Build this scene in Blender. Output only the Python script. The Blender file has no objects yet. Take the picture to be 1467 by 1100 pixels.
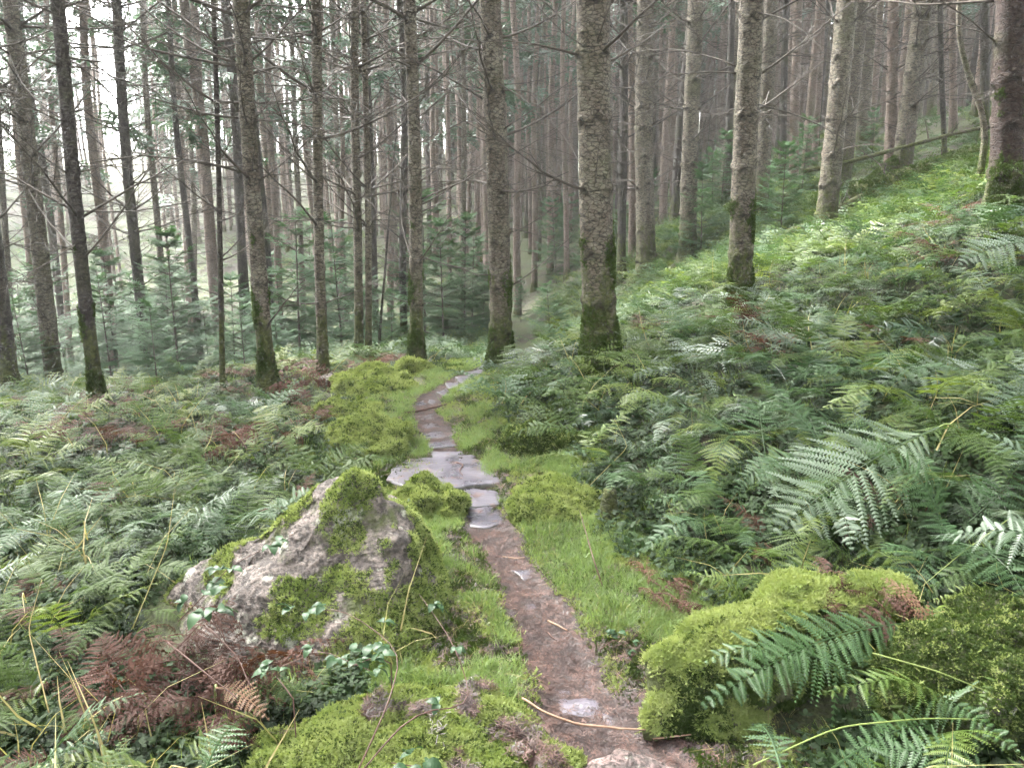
import bpy, bmesh, math, random
import numpy as np
from mathutils import Vector, Matrix, noise as mnoise

# ------------------------------------------------------------------ clear, camera, sky, sun, exposure
scene = bpy.context.scene
C = scene.collection
random.seed(7)
RNG = np.random.default_rng(11)
PI = math.pi
PITCH = math.radians(13.0)
CAMH = 1.6
cam_d = bpy.data.cameras.new('camera')
cam_d.sensor_width = 36.0
cam_d.lens = 36.0 * 1140 / 1467
cam_d.clip_start = 0.05
cam_d.clip_end = 1000
cam = bpy.data.objects.new('camera', cam_d)
cam.location = (0, 0, CAMH)
cam.rotation_euler = (PI / 2 - PITCH, 0, 0)
C.objects.link(cam)
scene.camera = cam

SUN_EL, SUN_AZ = math.radians(52), math.radians(-48)   # azimuth from +Y, negative = towards -X
world = bpy.data.worlds.new('World')
scene.world = world
world.use_nodes = True
wn = world.node_tree
wn.nodes.clear()
sky = wn.nodes.new('ShaderNodeTexSky')
sky.sky_type = 'NISHITA'
sky.sun_disc = False
sky.sun_elevation = SUN_EL
sky.sun_rotation = SUN_AZ
sky.dust_density = 3.5
sky.air_density = 1.0
sky.ozone_density = 1.0
hsv = wn.nodes.new('ShaderNodeHueSaturation')
hsv.inputs['Saturation'].default_value = 0.15
bg = wn.nodes.new('ShaderNodeBackground')
bg.inputs['Strength'].default_value = 0.15
wo = wn.nodes.new('ShaderNodeOutputWorld')
wn.links.new(sky.outputs[0], hsv.inputs['Color'])
wn.links.new(hsv.outputs[0], bg.inputs[0])
wn.links.new(bg.outputs[0], wo.inputs[0])

sun_d = bpy.data.lights.new('sun', 'SUN')
sun_d.energy = 1.5
sun_d.angle = math.radians(22)
sun_d.color = (1.0, 0.96, 0.9)
sun = bpy.data.objects.new('sun', sun_d)
sdir = Vector((math.sin(SUN_AZ) * math.cos(SUN_EL), math.cos(SUN_AZ) * math.cos(SUN_EL), math.sin(SUN_EL)))
sun.rotation_euler = sdir.to_track_quat('Z', 'Y').to_euler()
sun.location = sdir * 60
C.objects.link(sun)

scene.view_settings.view_transform = 'Standard'
scene.view_settings.look = 'None'
scene.view_settings.exposure = 4.4
scene.view_settings.gamma = 1.0
scene.view_settings.use_curve_mapping = False
cy = scene.cycles
cy.use_denoising = True
cy.max_bounces = 5
cy.diffuse_bounces = 2
cy.glossy_bounces = 2
cy.transmission_bounces = 3
cy.volume_bounces = 1
cy.transparent_max_bounces = 4
cy.use_adaptive_sampling = True
cy.adaptive_threshold = 0.02
HAZE_DENSITY = 0.0015

# ------------------------------------------------------------------ materials
class NT:
    def __init__(s, name):
        s.m = bpy.data.materials.new(name)
        s.m.use_nodes = True
        s.t = s.m.node_tree
        s.t.nodes.clear()
        s.out = s.t.nodes.new('ShaderNodeOutputMaterial')
    def n(s, typ, props=None, **inp):
        nd = s.t.nodes.new(typ)
        for k, v in (props or {}).items():
            setattr(nd, k, v)
        for k, v in inp.items():
            key = k.replace('_', ' ')
            tgt = nd.inputs[key] if key in nd.inputs else nd.inputs[int(k[1:])]
            if isinstance(v, bpy.types.NodeSocket):
                s.t.links.new(v, tgt)
            else:
                tgt.default_value = v
        return nd
    def noise(s, vec, scale, detail=4, rough=0.6, dist=0.0):
        return s.n('ShaderNodeTexNoise', None, Vector=vec, Scale=scale, Detail=detail, Roughness=rough, Distortion=dist).outputs['Fac']
    def ramp(s, fac, stops):
        r = s.n('ShaderNodeValToRGB', None, Fac=fac)
        e = r.color_ramp.elements
        while len(e) < len(stops):
            e.new(0.5)
        for i, (p, c) in enumerate(stops):
            e[i].position = p
            e[i].color = (c[0], c[1], c[2], 1) if not isinstance(c, (int, float)) else (c, c, c, 1)
        return r.outputs['Color']
    def mix(s, fac, a, b):
        nd = s.t.nodes.new('ShaderNodeMix')
        nd.data_type = 'RGBA'
        for i, v in ((0, fac), (6, a), (7, b)):
            if isinstance(v, bpy.types.NodeSocket):
                s.t.links.new(v, nd.inputs[i])
            else:
                nd.inputs[i].default_value = v if i == 0 else (v[0], v[1], v[2], 1)
        return nd.outputs[2]
    def math(s, op, a, b=None, clamp=False):
        nd = s.t.nodes.new('ShaderNodeMath')
        nd.operation = op
        nd.use_clamp = clamp
        for i, v in ((0, a), (1, b)):
            if v is None:
                continue
            if isinstance(v, bpy.types.NodeSocket):
                s.t.links.new(v, nd.inputs[i])
            else:
                nd.inputs[i].default_value = v
        return nd.outputs[0]
    def coord(s, kind='Object'):
        return s.n('ShaderNodeTexCoord').outputs[kind]
    def mapping(s, vec, scale):
        return s.n('ShaderNodeMapping', None, Vector=vec, Scale=scale).outputs[0]
    def bump(s, h, strength, dist):
        return s.n('ShaderNodeBump', None, Height=h, Strength=strength, Distance=dist).outputs[0]
    def finish(s, shader):
        s.t.links.new(shader, s.out.inputs['Surface'])
        return s.m

def leaf_material(name, c1, c2, c3=None, rough=0.4, spec=0.5, trans=0.3, vscale=1.5):
    """foliage: colour varies from plant to plant and softly over each plant"""
    t = NT(name)
    rnd = t.n('ShaderNodeObjectInfo').outputs['Random']
    pos = t.n('ShaderNodeNewGeometry').outputs['Position']
    f = t.noise(pos, vscale, 3)
    col = t.mix(rnd, c1, c2)
    if c3:
        col = t.mix(t.ramp(f, [(0.42, 0), (0.66, 1)]), col, c3)
    fine = t.noise(pos, 45, 2)
    col = t.mix(t.math('MULTIPLY', fine, 0.5), col, (c1[0] * .35, c1[1] * .4, c1[2] * .3))
    p = t.n('ShaderNodeBsdfPrincipled', None, Base_Color=col, Roughness=rough)
    p.inputs['Specular IOR Level'].default_value = spec
    if trans <= 0:
        return t.finish(p.outputs[0])
    tr = t.n('ShaderNodeBsdfTranslucent', None, Color=t.mix(0.35, col, (c2[0] * 1.6, c2[1] * 1.7, c2[2] * .6)))
    return t.finish(t.n('ShaderNodeMixShader', None, i0=trans, i1=p.outputs[0], i2=tr.outputs[0]).outputs[0])

def bark_material(name, base=(.115, .09, .066), light=(.205, .18, .135), dark=(.014, .011, .009), moss=(.06, .07, .018), moss_top=1.1, lichen=.4):
    t = NT(name)
    co = t.coord()
    rnd = t.n('ShaderNodeObjectInfo').outputs['Random']
    sep = t.n('ShaderNodeSeparateXYZ', None, Vector=co)
    z = sep.outputs['Z']
    off = t.n('ShaderNodeVectorMath', {'operation': 'ADD'}, i0=co, i1=t.n('ShaderNodeCombineXYZ', None, Z=t.math('MULTIPLY', rnd, 37.0)).outputs[0]).outputs[0]
    wide = t.noise(t.mapping(off, (1, 1, .5)), 7, 5)
    cross = t.noise(t.mapping(off, (16, 16, 44)), 1, 5, .7, .8)
    spots = t.noise(off, 26, 4, .7)
    flakes = t.n('ShaderNodeTexVoronoi', {'feature': 'DISTANCE_TO_EDGE'}, Vector=t.mapping(off, (20, 20, 38)), Scale=1.0).outputs[0]
    col = t.mix(t.ramp(wide, [(.35, 0), (.65, 1)]), base, light)
    col = t.mix(t.ramp(spots, [(.5, 0), (.68, lichen)]), col, (.19, .2, .15))
    col = t.mix(t.ramp(cross, [(.38, .85), (.52, 0)]), col, dark)
    col = t.mix(t.ramp(flakes, [(0.0, .75), (.1, 0)]), col, dark)
    mo = t.math('ADD', t.math('MULTIPLY', z, -1.0 / moss_top), t.math('MULTIPLY', wide, 1.9))
    mo2 = t.math('ADD', mo, t.math('MULTIPLY', spots, .8))
    mm = t.ramp(mo2, [(.55, 0), (1.15, 1)])
    upper = t.ramp(t.noise(off, 2.2, 4), [(.5, 0), (.72, .5)])
    mask = t.math('MAXIMUM', mm, upper)
    mcol = t.mix(t.ramp(spots, [(.35, 0), (.65, 1)]), (moss[0] * .45, moss[1] * .45, moss[2] * .5), (moss[0] * 1.2, moss[1] * 1.2, moss[2]))
    col = t.mix(mask, col, mcol)
    scar = t.n('ShaderNodeAttribute', {'attribute_name': 'scar'}).outputs['Fac']
    col = t.mix(t.math('MULTIPLY', scar, .85), col, (.022, .017, .014))
    h = t.math('ADD', t.math('MULTIPLY', cross, .8), t.math('MULTIPLY', spots, .7))
    h = t.math('ADD', h, t.ramp(flakes, [(0, 0), (.1, .5)]))
    bmp = t.bump(h, 1.0, .02)
    p = t.n('ShaderNodeBsdfPrincipled', None, Base_Color=col, Roughness=.82, Normal=bmp)
    p.inputs['Specular IOR Level'].default_value = .35
    return t.finish(p.outputs[0])

def simple_material(name, c1, c2, scale=20, rough=.8, bump=.5, bdist=.01, spec=.4, kind='Object'):
    t = NT(name)
    co = t.n('ShaderNodeNewGeometry').outputs['Position'] if kind == 'pos' else t.coord()
    f = t.noise(co, scale, 5, .65)
    col = t.mix(t.ramp(f, [(.35, 0), (.68, 1)]), c1, c2)
    p = t.n('ShaderNodeBsdfPrincipled', None, Base_Color=col, Roughness=rough)
    p.inputs['Specular IOR Level'].default_value = spec
    if bump:
        t.t.links.new(t.bump(f, bump, bdist), p.inputs['Normal'])
    return t.finish(p.outputs[0])

def ground_material():
    t = NT('forest_floor')
    co = t.n('ShaderNodeNewGeometry').outputs['Position']
    big = t.noise(co, .7, 4)
    mid = t.noise(co, 6, 5)
    fine = t.noise(co, 60, 4, .7)
    col = t.mix(t.ramp(mid, [(.4, 0), (.62, 1)]), (.022, .016, .01), (.05, .036, .022))
    col = t.mix(t.ramp(big, [(.38, 0), (.55, .9)]), col, (.05, .07, .016))
    col = t.mix(t.ramp(fine, [(.4, .7), (.6, 0)]), col, (.02, .018, .01))
    h = t.math('ADD', t.math('MULTIPLY', fine, .5), mid)
    p = t.n('ShaderNodeBsdfPrincipled', None, Base_Color=col, Roughness=.9, Normal=t.bump(h, .8, .03))
    return t.finish(p.outputs[0])

def path_material():
    t = NT('path_needles')
    co = t.n('ShaderNodeNewGeometry').outputs['Position']
    a = t.noise(co, 9, 5, .6)
    b = t.noise(t.mapping(co, (160, 70, 90)), 1, 4, .75)
    v = t.n('ShaderNodeTexVoronoi', {'feature': 'DISTANCE_TO_EDGE'}, Vector=t.mapping(co, (95, 60, 60)), Scale=1.0).outputs[0]
    col = t.mix(t.ramp(b, [(.38, 0), (.62, 1)]), (.013, .009, .01), (.062, .04, .044))
    col = t.mix(t.ramp(a, [(.45, 0), (.7, .6)]), col, (.058, .042, .047))
    col = t.mix(t.ramp(v, [(0, .8), (.08, 0)]), col, (.02, .013, .012))
    h = t.math('ADD', b, t.math('MULTIPLY', v, 1.2))
    rough = t.math('ADD', t.math('MULTIPLY', a, .4), .35)
    p = t.n('ShaderNodeBsdfPrincipled', None, Base_Color=col, Roughness=rough, Normal=t.bump(h, .8, .012))
    return t.finish(p.outputs[0])

def slab_material():
    t = NT('wet_slate')
    co = t.n('ShaderNodeNewGeometry').outputs['Position']
    a = t.noise(co, 5, 6, .6)
    b = t.noise(co, 32, 5, .7)
    c = t.noise(t.mapping(co, (18, 45, 60)), 1, 4, .6)
    nrm = t.n('ShaderNodeSeparateXYZ', None, Vector=t.n('ShaderNodeNewGeometry').outputs['Normal']).outputs['Z']
    col = t.mix(t.ramp(a, [(.35, 0), (.65, 1)]), (.05, .047, .06), (.095, .085, .105))
    col = t.mix(t.ramp(b, [(.5, 0), (.7, .55)]), col, (.085, .07, .075))
    col = t.mix(t.ramp(t.noise(co, 13, 5, .7), [(.56, 0), (.62, .75)]), col, (.1, .055, .04))
    col = t.mix(t.ramp(nrm, [(.35, .8), (.8, 0)]), col, (.06, .06, .04))
    rough = t.ramp(a, [(.4, .24), (.62, .5)])
    h = t.math('ADD', t.math('MULTIPLY', b, .35), c)
    p = t.n('ShaderNodeBsdfPrincipled', None, Base_Color=col, Roughness=rough, Normal=t.bump(h, .35, .008))
    p.inputs['Specular IOR Level'].default_value = .6
    return t.finish(p.outputs[0])

def rock_material(name, mossy=.5, pale=(.33, .275, .24), mid=(.17, .14, .12), dark=(.045, .038, .032)):
    t = NT(name)
    co = t.coord()
    a = t.noise(co, 3.2, 6, .65, .4)
    b = t.noise(co, 14, 6, .7)
    c = t.noise(co, 55, 5, .7)
    strata = t.noise(t.mapping(co, (4, 4, 26)), 1, 5, .6, .6)
    l = t.noise(t.n('ShaderNodeVectorMath', {'operation': 'ADD'}, i0=co, i1=(4.1, 2.3, 8.8)).outputs[0], 9, 5, .6)
    col = t.mix(t.ramp(a, [(.35, 0), (.65, 1)]), mid, pale)
    col = t.mix(t.ramp(b, [(.42, .9), (.58, 0)]), col, dark)
    col = t.mix(t.ramp(strata, [(.38, .6), (.5, 0)]), col, (.09, .07, .065))
    col = t.mix(t.ramp(l, [(.58, 0), (.64, .9)]), col, (.46, .47, .38))
    col = t.mix(t.ramp(c, [(.4, .85), (.53, 0)]), col, (.035, .029, .025))
    m = t.noise(t.n('ShaderNodeVectorMath', {'operation': 'ADD'}, i0=co, i1=(9.1, 5.3, 1.8)).outputs[0], 4.5, 5, .7)
    col = t.mix(t.ramp(m, [(.62 - .25 * mossy, 0), (.72 - .25 * mossy, .9)]), col, t.mix(c, (.035, .05, .012), (.11, .13, .03)))
    h = t.math('ADD', t.math('MULTIPLY', b, 1.0), t.math('ADD', t.math('MULTIPLY', c, .35), t.math('MULTIPLY', strata, .8)))
    p = t.n('ShaderNodeBsdfPrincipled', None, Base_Color=col, Roughness=.75, Normal=t.bump(h, 1.0, .045))
    return t.finish(p.outputs[0])

M = {}
M['ground'] = ground_material()
M['path'] = path_material()
M['slab'] = slab_material()
M['rock'] = rock_material('weathered_rock', .35)
M['rock_moss'] = rock_material('mossy_rock', 1.1, (.16, .14, .11), (.09, .08, .06), (.03, .027, .02))
M['rock_pink'] = rock_material('pink_bedrock', .1, (.33, .23, .21), (.2, .155, .145), (.08, .065, .06))
M['bark'] = bark_material('spruce_bark')
M['bark_dark'] = bark_material('dark_bark', (.042, .033, .029), (.07, .058, .05), (.018, .014, .012), lichen=.15)
M['bark_far'] = bark_material('brown_bark', (.17, .12, .095), (.25, .195, .165), (.085, .06, .05), moss_top=.5, lichen=.25)  # brown bark, paled to paint distance haze into the far trunks
M['bark_red'] = bark_material('red_rotten_bark', (.034, .018, .014), (.05, .029, .021), (.018, .011, .009), moss_top=.6, lichen=.1)
M['bark_mossy'] = bark_material('mossy_bark', (.07, .06, .035), (.1, .1, .05), (.03, .026, .018), (.075, .09, .02), 5.0)
M['twig'] = simple_material('dead_twig', (.03, .024, .019), (.085, .07, .055), 18, .8, 0)
M['twig_pale'] = simple_material('pale_twig', (.19, .105, .065), (.3, .2, .13), 25, .6, .3, .004)
M['twig_red'] = simple_material('red_brown_stem', (.055, .026, .02), (.1, .05, .035), 30, .6, 0)
M['fern'] = leaf_material('fern_green', (.045, .085, .018), (.085, .135, .028), (.07, .11, .026), .55, .3, .3)
M['fern_blue'] = leaf_material('fern_blue_green', (.045, .095, .036), (.07, .125, .055), (.05, .105, .03), .5, .4, .25)
M['fern_yellow'] = leaf_material('fern_yellow_green', (.12, .17, .03), (.16, .2, .04), (.08, .14, .03), .42, .4, .35)
M['fern_silver'] = leaf_material('fern_painted_sheen', (.1, .15, .095), (.16, .2, .145), (.08, .125, .06), .4, .5, .15)  # silvery sky reflection and pale undersides painted into the base colour
M['fern_dead'] = leaf_material('fern_rust', (.075, .028, .018), (.12, .05, .028), (.045, .02, .014), .7, .3, .2)
M['fern_tan'] = leaf_material('fern_tan', (.22, .13, .075), (.27, .165, .1), (.17, .095, .06), .55, .3, .25)
M['fern_dark'] = leaf_material('fern_dark_green', (.02, .055, .022), (.028, .07, .028), (.025, .05, .02), .35, .55, .2)  # darker green leaf colour, given to some of the ferns
M['needle'] = leaf_material('conifer_needles', (.035, .075, .045), (.05, .1, .055), (.045, .1, .06), .5, .4, .2, 1.0)
M['needle_young'] = leaf_material('young_conifer_needles', (.04, .1, .045), (.07, .145, .06), (.05, .11, .04), .6, .25, .25, 1.2)
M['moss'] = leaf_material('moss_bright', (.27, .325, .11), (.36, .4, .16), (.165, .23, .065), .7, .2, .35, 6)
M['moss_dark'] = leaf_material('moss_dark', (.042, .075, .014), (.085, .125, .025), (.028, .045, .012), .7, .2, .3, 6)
M['grass'] = leaf_material('path_grass', (.135, .225, .065), (.28, .36, .15), (.09, .14, .045), .45, .35, .4, 2.2)
M['straw'] = leaf_material('straw_blade', (.35, .28, .13), (.28, .27, .1), None, .6, .3, .3)
M['herb'] = leaf_material('undergrowth_leaf', (.014, .035, .009), (.032, .066, .014), (.01, .02, .007), .65, .25, .25, 3)
M['litter'] = leaf_material('needle_litter', (.1, .055, .046), (.19, .11, .088), (.035, .022, .022), .6, .35, 0, 12)
M['bramble'] = leaf_material('bramble_leaf', (.022, .058, .02), (.045, .095, .038), None, .5, .35, .2, 8)
M['stem_green'] = simple_material('green_stem', (.12, .17, .04), (.2, .24, .07), 9, .5, 0)

# ------------------------------------------------------------------ geometry helpers
def nz(v):
    v = np.asarray(v, float)
    return v / np.maximum(np.linalg.norm(v, axis=-1, keepdims=True), 1e-9)

class MB:
    """collects vertices and faces for ONE mesh"""
    def __init__(s):
        s.v, s.q, s.t, s.n = [], [], [], 0
        s.attr = []
    def add(s, v, q=None, t=None, a=None):
        v = np.asarray(v, float).reshape(-1, 3)
        if q is not None and len(q): s.q.append(np.asarray(q, int) + s.n)
        if t is not None and len(t): s.t.append(np.asarray(t, int) + s.n)
        s.v.append(v)
        s.attr.append(np.zeros(len(v)) if a is None else np.asarray(a, float))
        s.n += len(v)
        return s
    def quads(s, v4):
        """v4: N x 4 x 3 loose quads"""
        v4 = np.asarray(v4).reshape(-1, 4, 3)
        return s.add(v4.reshape(-1, 3), np.arange(len(v4) * 4).reshape(-1, 4))
    def tube(s, pts, rad, sides=6, cap=True):
        pts = np.asarray(pts, float); K = len(pts)
        rad = np.broadcast_to(np.asarray(rad, float), (K,))
        T = nz(np.gradient(pts, axis=0))
        ref = np.array([0, 0, 1.0]) if abs(T[0][2]) < .9 else np.array([1.0, 0, 0])
        A = nz(np.cross(T, ref)); B = np.cross(T, A)
        an = np.linspace(0, 2 * PI, sides, endpoint=False)
        ring = A[:, None] * np.cos(an)[None, :, None] + B[:, None] * np.sin(an)[None, :, None]
        v = pts[:, None] + ring * rad[:, None, None]
        q = tube_faces(K, sides)
        s.add(v.reshape(-1, 3), q)
        if cap:
            s.t.append(np.array([[s.n - K * sides + 0, s.n - K * sides + j + 1, s.n - K * sides + j] for j in range(1, sides - 1)]))
            b = s.n - sides
            s.t.append(np.array([[b, b + j, b + j + 1] for j in range(1, sides - 1)]))
        return s
    def merge(s, o, mat=None, scale=1.0):
        v = np.concatenate(o.v) * scale
        if mat is not None:
            v = v @ np.asarray(mat)[:3, :3].T + np.asarray(mat)[:3, 3]
        q = np.concatenate(o.q) if o.q else None
        t = np.concatenate(o.t) if o.t else None
        return s.add(v, q, t, np.concatenate(o.attr))
    def mesh(s, name, mat, smooth=False, attr=None):
        v = np.concatenate(s.v) if s.v else np.zeros((0, 3))
        q = np.concatenate(s.q) if s.q else np.zeros((0, 4), int)
        t = np.concatenate(s.t) if s.t else np.zeros((0, 3), int)
        me = bpy.data.meshes.new(name)
        me.vertices.add(len(v)); me.vertices.foreach_set('co', v.ravel())
        nl = len(q) * 4 + len(t) * 3
        me.loops.add(nl)
        me.loops.foreach_set('vertex_index', np.concatenate([q.ravel(), t.ravel()]).astype(np.int32))
        me.polygons.add(len(q) + len(t))
        st = np.concatenate([np.arange(len(q)) * 4, len(q) * 4 + np.arange(len(t)) * 3]).astype(np.int32)
        me.polygons.foreach_set('loop_start', st)
        me.polygons.foreach_set('use_smooth', np.full(len(q) + len(t), smooth))
        me.update(calc_edges=True)
        if attr:
            a = me.attributes.new(attr, 'FLOAT', 'POINT')
            a.data.foreach_set('value', np.concatenate(s.attr).astype(np.float32))
        me.materials.append(mat)
        return me

def tube_faces(K, sides):
    i = np.arange(K - 1)[:, None] * sides
    j = np.arange(sides)[None, :]
    j2 = (j + 1) % sides
    return np.stack([i + j, i + j2, i + sides + j2, i + sides + j], -1).reshape(-1, 4)

def link(name, me, parent=None, loc=None, rot=None, scale=None):
    o = bpy.data.objects.new(name, me)
    C.objects.link(o)
    if parent: o.parent = parent
    if loc is not None: o.location = loc
    if rot is not None: o.rotation_euler = rot
    if scale is not None: o.scale = scale if hasattr(scale, '__len__') else (scale,) * 3
    return o

def tag(o, label=None, cat=None, group=None, kind=None):
    if label: o['label'] = label
    if cat: o['category'] = cat
    if group: o['group'] = group
    if kind: o['kind'] = kind
    return o

def empty(name, loc=(0, 0, 0), rot=(0, 0, 0), scale=1.0):
    return link(name, None, None, loc, rot, scale)

def smoothstep(x, a, b):
    t = np.clip((x - a) / (b - a), 0, 1)
    return t * t * (3 - 2 * t)

def softplus(x, k=.25):
    return k * np.log1p(np.exp(np.clip(x / k, -40, 40)))

# ------------------------------------------------------------------ terrain
PY = np.array([-3, 0, 1.2, 2.0, 2.87, 3.87, 4.8, 5.5, 6.0, 6.5, 6.9, 7.3, 7.8, 8.6, 10, 12, 20])
PX = np.array([.75, .5,   .40, .29, .125, -.145, -.37, -.56, -.68, -.7, -.58, -.42, -.25, .0, .3, .4, .2])
def path_x(y):
    y = np.asarray(y, float)
    return (np.interp(y - .15, PY, PX) + np.interp(y, PY, PX) + np.interp(y + .15, PY, PX)) / 3

_RN = np.random.default_rng(3)
_KW = [(_RN.uniform(.5, 1) * f * np.array([math.cos(a), math.sin(a)]), _RN.uniform(0, 6.28), amp)
       for f, amp in ((.5, .05), (1.1, .04), (2.2, .022), (4.5, .011), (9, .005)) for a in _RN.uniform(0, 6.28, 4)]
def height(x, y):
    x = np.asarray(x, float); y = np.asarray(y, float)
    d = x - path_x(y)
    ax = np.abs(d)
    right = .37 * softplus(d - .8 + .04 * np.clip(y - 2, 0, 8)) 
    right = np.where(right > 4.6, 4.6 + (1 - np.exp(-(right - 4.6) / 1.6)) * 1.6, right)
    left = -.105 * softplus(-d - .9, .3)
    left = np.where(left < -4.5, -4.5 + (left + 4.5) * .3, left)
    drop = -(.23 * softplus(y - 8.1, .35) - .17 * softplus(y - 12.6, 1.0) - .06 * softplus(y - 38, 2)) * (1 - .9 * smoothstep(x, -.3, 3.6))
    far = .1 * softplus(y - 42, 4) * smoothstep(x, -12, 12) + 1.5 * smoothstep(y, 62, 150) * smoothstep(-x, -20, 20)
    rough = smoothstep(ax, .15, 1.2)
    n = 0
    for k, ph, amp in _KW:
        n = n + amp * np.sin(k[0] * x * 2 + k[1] * y * 2 + ph)
    groove = -.035 * np.exp(-(d / .2) ** 2)
    return right + left + drop + far + n * (.15 + .85 * rough) + groove

def camray(px, py):
    u, v = (px - 733.5) / 1140.0, (py - 550.0) / 1140.0
    c, s = math.cos(PITCH), math.sin(PITCH)
    return np.array([u, c - v * s, -s - v * c])      # unit camera depth; dir.y > 0

def on_ground(px, py, lift=0.0):
    r = camray(px, py)
    ts = np.concatenate([np.arange(1.2, 12, .02), np.arange(12, 60, .1)])
    P = np.array([0, 0, CAMH]) + ts[:, None] * r
    below = P[:, 2] < height(P[:, 0], P[:, 1]) + lift
    i = np.argmax(below) if below.any() else len(ts) - 1
    return P[i]

def at_dist(px, py, Y):
    r = camray(px, py)
    return np.array([0, 0, CAMH]) + r * (Y / r[1])

def H(x, y): return float(height(x, y))

def ground_mesh():
    u = np.linspace(-1, 1, 420)
    xs = np.sinh(u * 6.2) / math.sinh(6.2) * 130 - .1
    v = np.linspace(0, 1, 460)
    ys = 1.0 + 149 * (np.sinh((v) * 5.2) / math.sinh(5.2))
    ys = np.concatenate([np.linspace(-14, .9, 24), ys])
    X, Y = np.meshgrid(xs, ys)
    Z = height(X, Y)
    v = np.stack([X, Y, Z], -1).reshape(-1, 3)
    nx, ny = len(xs), len(ys)
    i = np.arange(ny - 1)[:, None] * nx + np.arange(nx - 1)[None, :]
    q = np.stack([i, i + 1, i + nx + 1, i + nx], -1).reshape(-1, 4)
    return MB().add(v, q).mesh('ground', M['ground'], True)
ground = tag(link('ground', ground_mesh()), kind='structure', label='dark forest floor of soil, moss and needles under the trees')

def path_half(y):
    return np.interp(y, [0, 1.5, 2.0, 2.4, 3.0, 4.2, 6, 8], [.36, .36, .3, .19, .16, .155, .14, .13]) * (1 + .12 * np.sin(y * 7.1) + .08 * np.sin(y * 17.3 + 1))
def path_sheet():
    ys = np.arange(.4, 12, .025)
    us = np.linspace(-1, 1, 22)
    Y, U = np.meshgrid(ys, us, indexing='ij')
    X = path_x(Y) + U * path_half(Y)
    edge = 1 - smoothstep(np.abs(U), .8, 1.0)
    Z = height(X, Y) + .006 * edge + .004 * np.sin(X * 61 + Y * 23) * np.sin(Y * 47 - X * 31) * edge - .01 * (1 - edge) + .004
    v = np.stack([X, Y, Z], -1).reshape(-1, 3)
    n = len(us); i = np.arange(len(ys) - 1)[:, None] * n + np.arange(n - 1)[None, :]
    q = np.stack([i, i + 1, i + n + 1, i + n], -1).reshape(-1, 4)
    return MB().add(v, q).mesh('path', M['path'], True)
path = tag(link('path', path_sheet()), kind='structure', label='narrow brown footpath of trodden needles')

# ------------------------------------------------------------------ stuff scattering (geometry nodes)
def scatter(name, pts, nrm, scl, protos, parent=None, spin=None, tilt=.25, label=None, kind='stuff', offset=None, zrot=None):
    """pts N x 3 world, nrm N x 3, scl N; protos list of meshes; instances on points"""
    pts = np.asarray(pts); N = len(pts)
    if N == 0: return None
    n = nz(np.asarray(nrm) + RNG.normal(0, tilt, (N, 3)))
    ang = RNG.uniform(0, 2 * PI, N) if zrot is None else zrot
    t0 = np.stack([np.cos(ang), np.sin(ang), np.zeros(N)], -1)
    t1 = nz(t0 - n * np.sum(t0 * n, -1, keepdims=True))
    b = np.cross(n, t1)
    # columns t1, b, n
    ex = np.arctan2(b[:, 2], n[:, 2]); ey = -np.arcsin(np.clip(t1[:, 2], -1, 1)); ez = np.arctan2(t1[:, 1], t1[:, 0])
    me = bpy.data.meshes.new(name)
    me.vertices.add(N); me.vertices.foreach_set('co', pts.astype(np.float32).ravel())
    a = me.attributes.new('irot', 'FLOAT_VECTOR', 'POINT'); a.data.foreach_set('vector', np.stack([ex, ey, ez], -1).astype(np.float32).ravel())
    a = me.attributes.new('iscl', 'FLOAT', 'POINT'); a.data.foreach_set('value', np.asarray(scl, np.float32))
    a = me.attributes.new('iidx', 'INT', 'POINT'); a.data.foreach_set('value', RNG.integers(0, len(protos), N).astype(np.int32))
    ob = link(name, me, parent)
    ng = bpy.data.node_groups.new(name, 'GeometryNodeTree')
    ng.interface.new_socket('Geometry', in_out='INPUT', socket_type='NodeSocketGeometry')
    ng.interface.new_socket('Geometry', in_out='OUTPUT', socket_type='NodeSocketGeometry')
    gi = ng.nodes.new('NodeGroupInput'); go = ng.nodes.new('NodeGroupOutput')
    join = ng.nodes.new('GeometryNodeJoinGeometry')
    for pm in protos:
        po = PROTO.get(pm.name)
        if po is None:
            po = bpy.data.objects.new(pm.name, pm); PROTO[pm.name] = po
        oi = ng.nodes.new('GeometryNodeObjectInfo')
        oi.inputs['Object'].default_value = po
        oi.inputs['As Instance'].default_value = True
        ng.links.new(oi.outputs['Geometry'], join.inputs[0])
    ip = ng.nodes.new('GeometryNodeInstanceOnPoints')
    ng.links.new(gi.outputs[0], ip.inputs['Points'])
    ng.links.new(join.outputs[0], ip.inputs['Instance'])
    ip.inputs['Pick Instance'].default_value = True
    def attr(nm, typ):
        nd = ng.nodes.new('GeometryNodeInputNamedAttribute'); nd.data_type = typ
        nd.inputs['Name'].default_value = nm
        return nd.outputs['Attribute']
    ng.links.new(attr('iidx', 'INT'), ip.inputs['Instance Index'])
    ng.links.new(attr('irot', 'FLOAT_VECTOR'), ip.inputs['Rotation'])
    ng.links.new(attr('iscl', 'FLOAT'), ip.inputs['Scale'])
    ng.links.new(ip.outputs[0], go.inputs[0])
    md = ob.modifiers.new('scatter', 'NODES'); md.node_group = ng
    tag(ob, label, None, None, kind)
    return ob
PROTO = {}

def ground_normals(x, y):
    e = .03
    gx = (height(x + e, y) - height(x - e, y)) / (2 * e)
    gy = (height(x, y + e) - height(x, y - e)) / (2 * e)
    return nz(np.stack([-gx, -gy, np.ones_like(gx)], -1))

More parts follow.
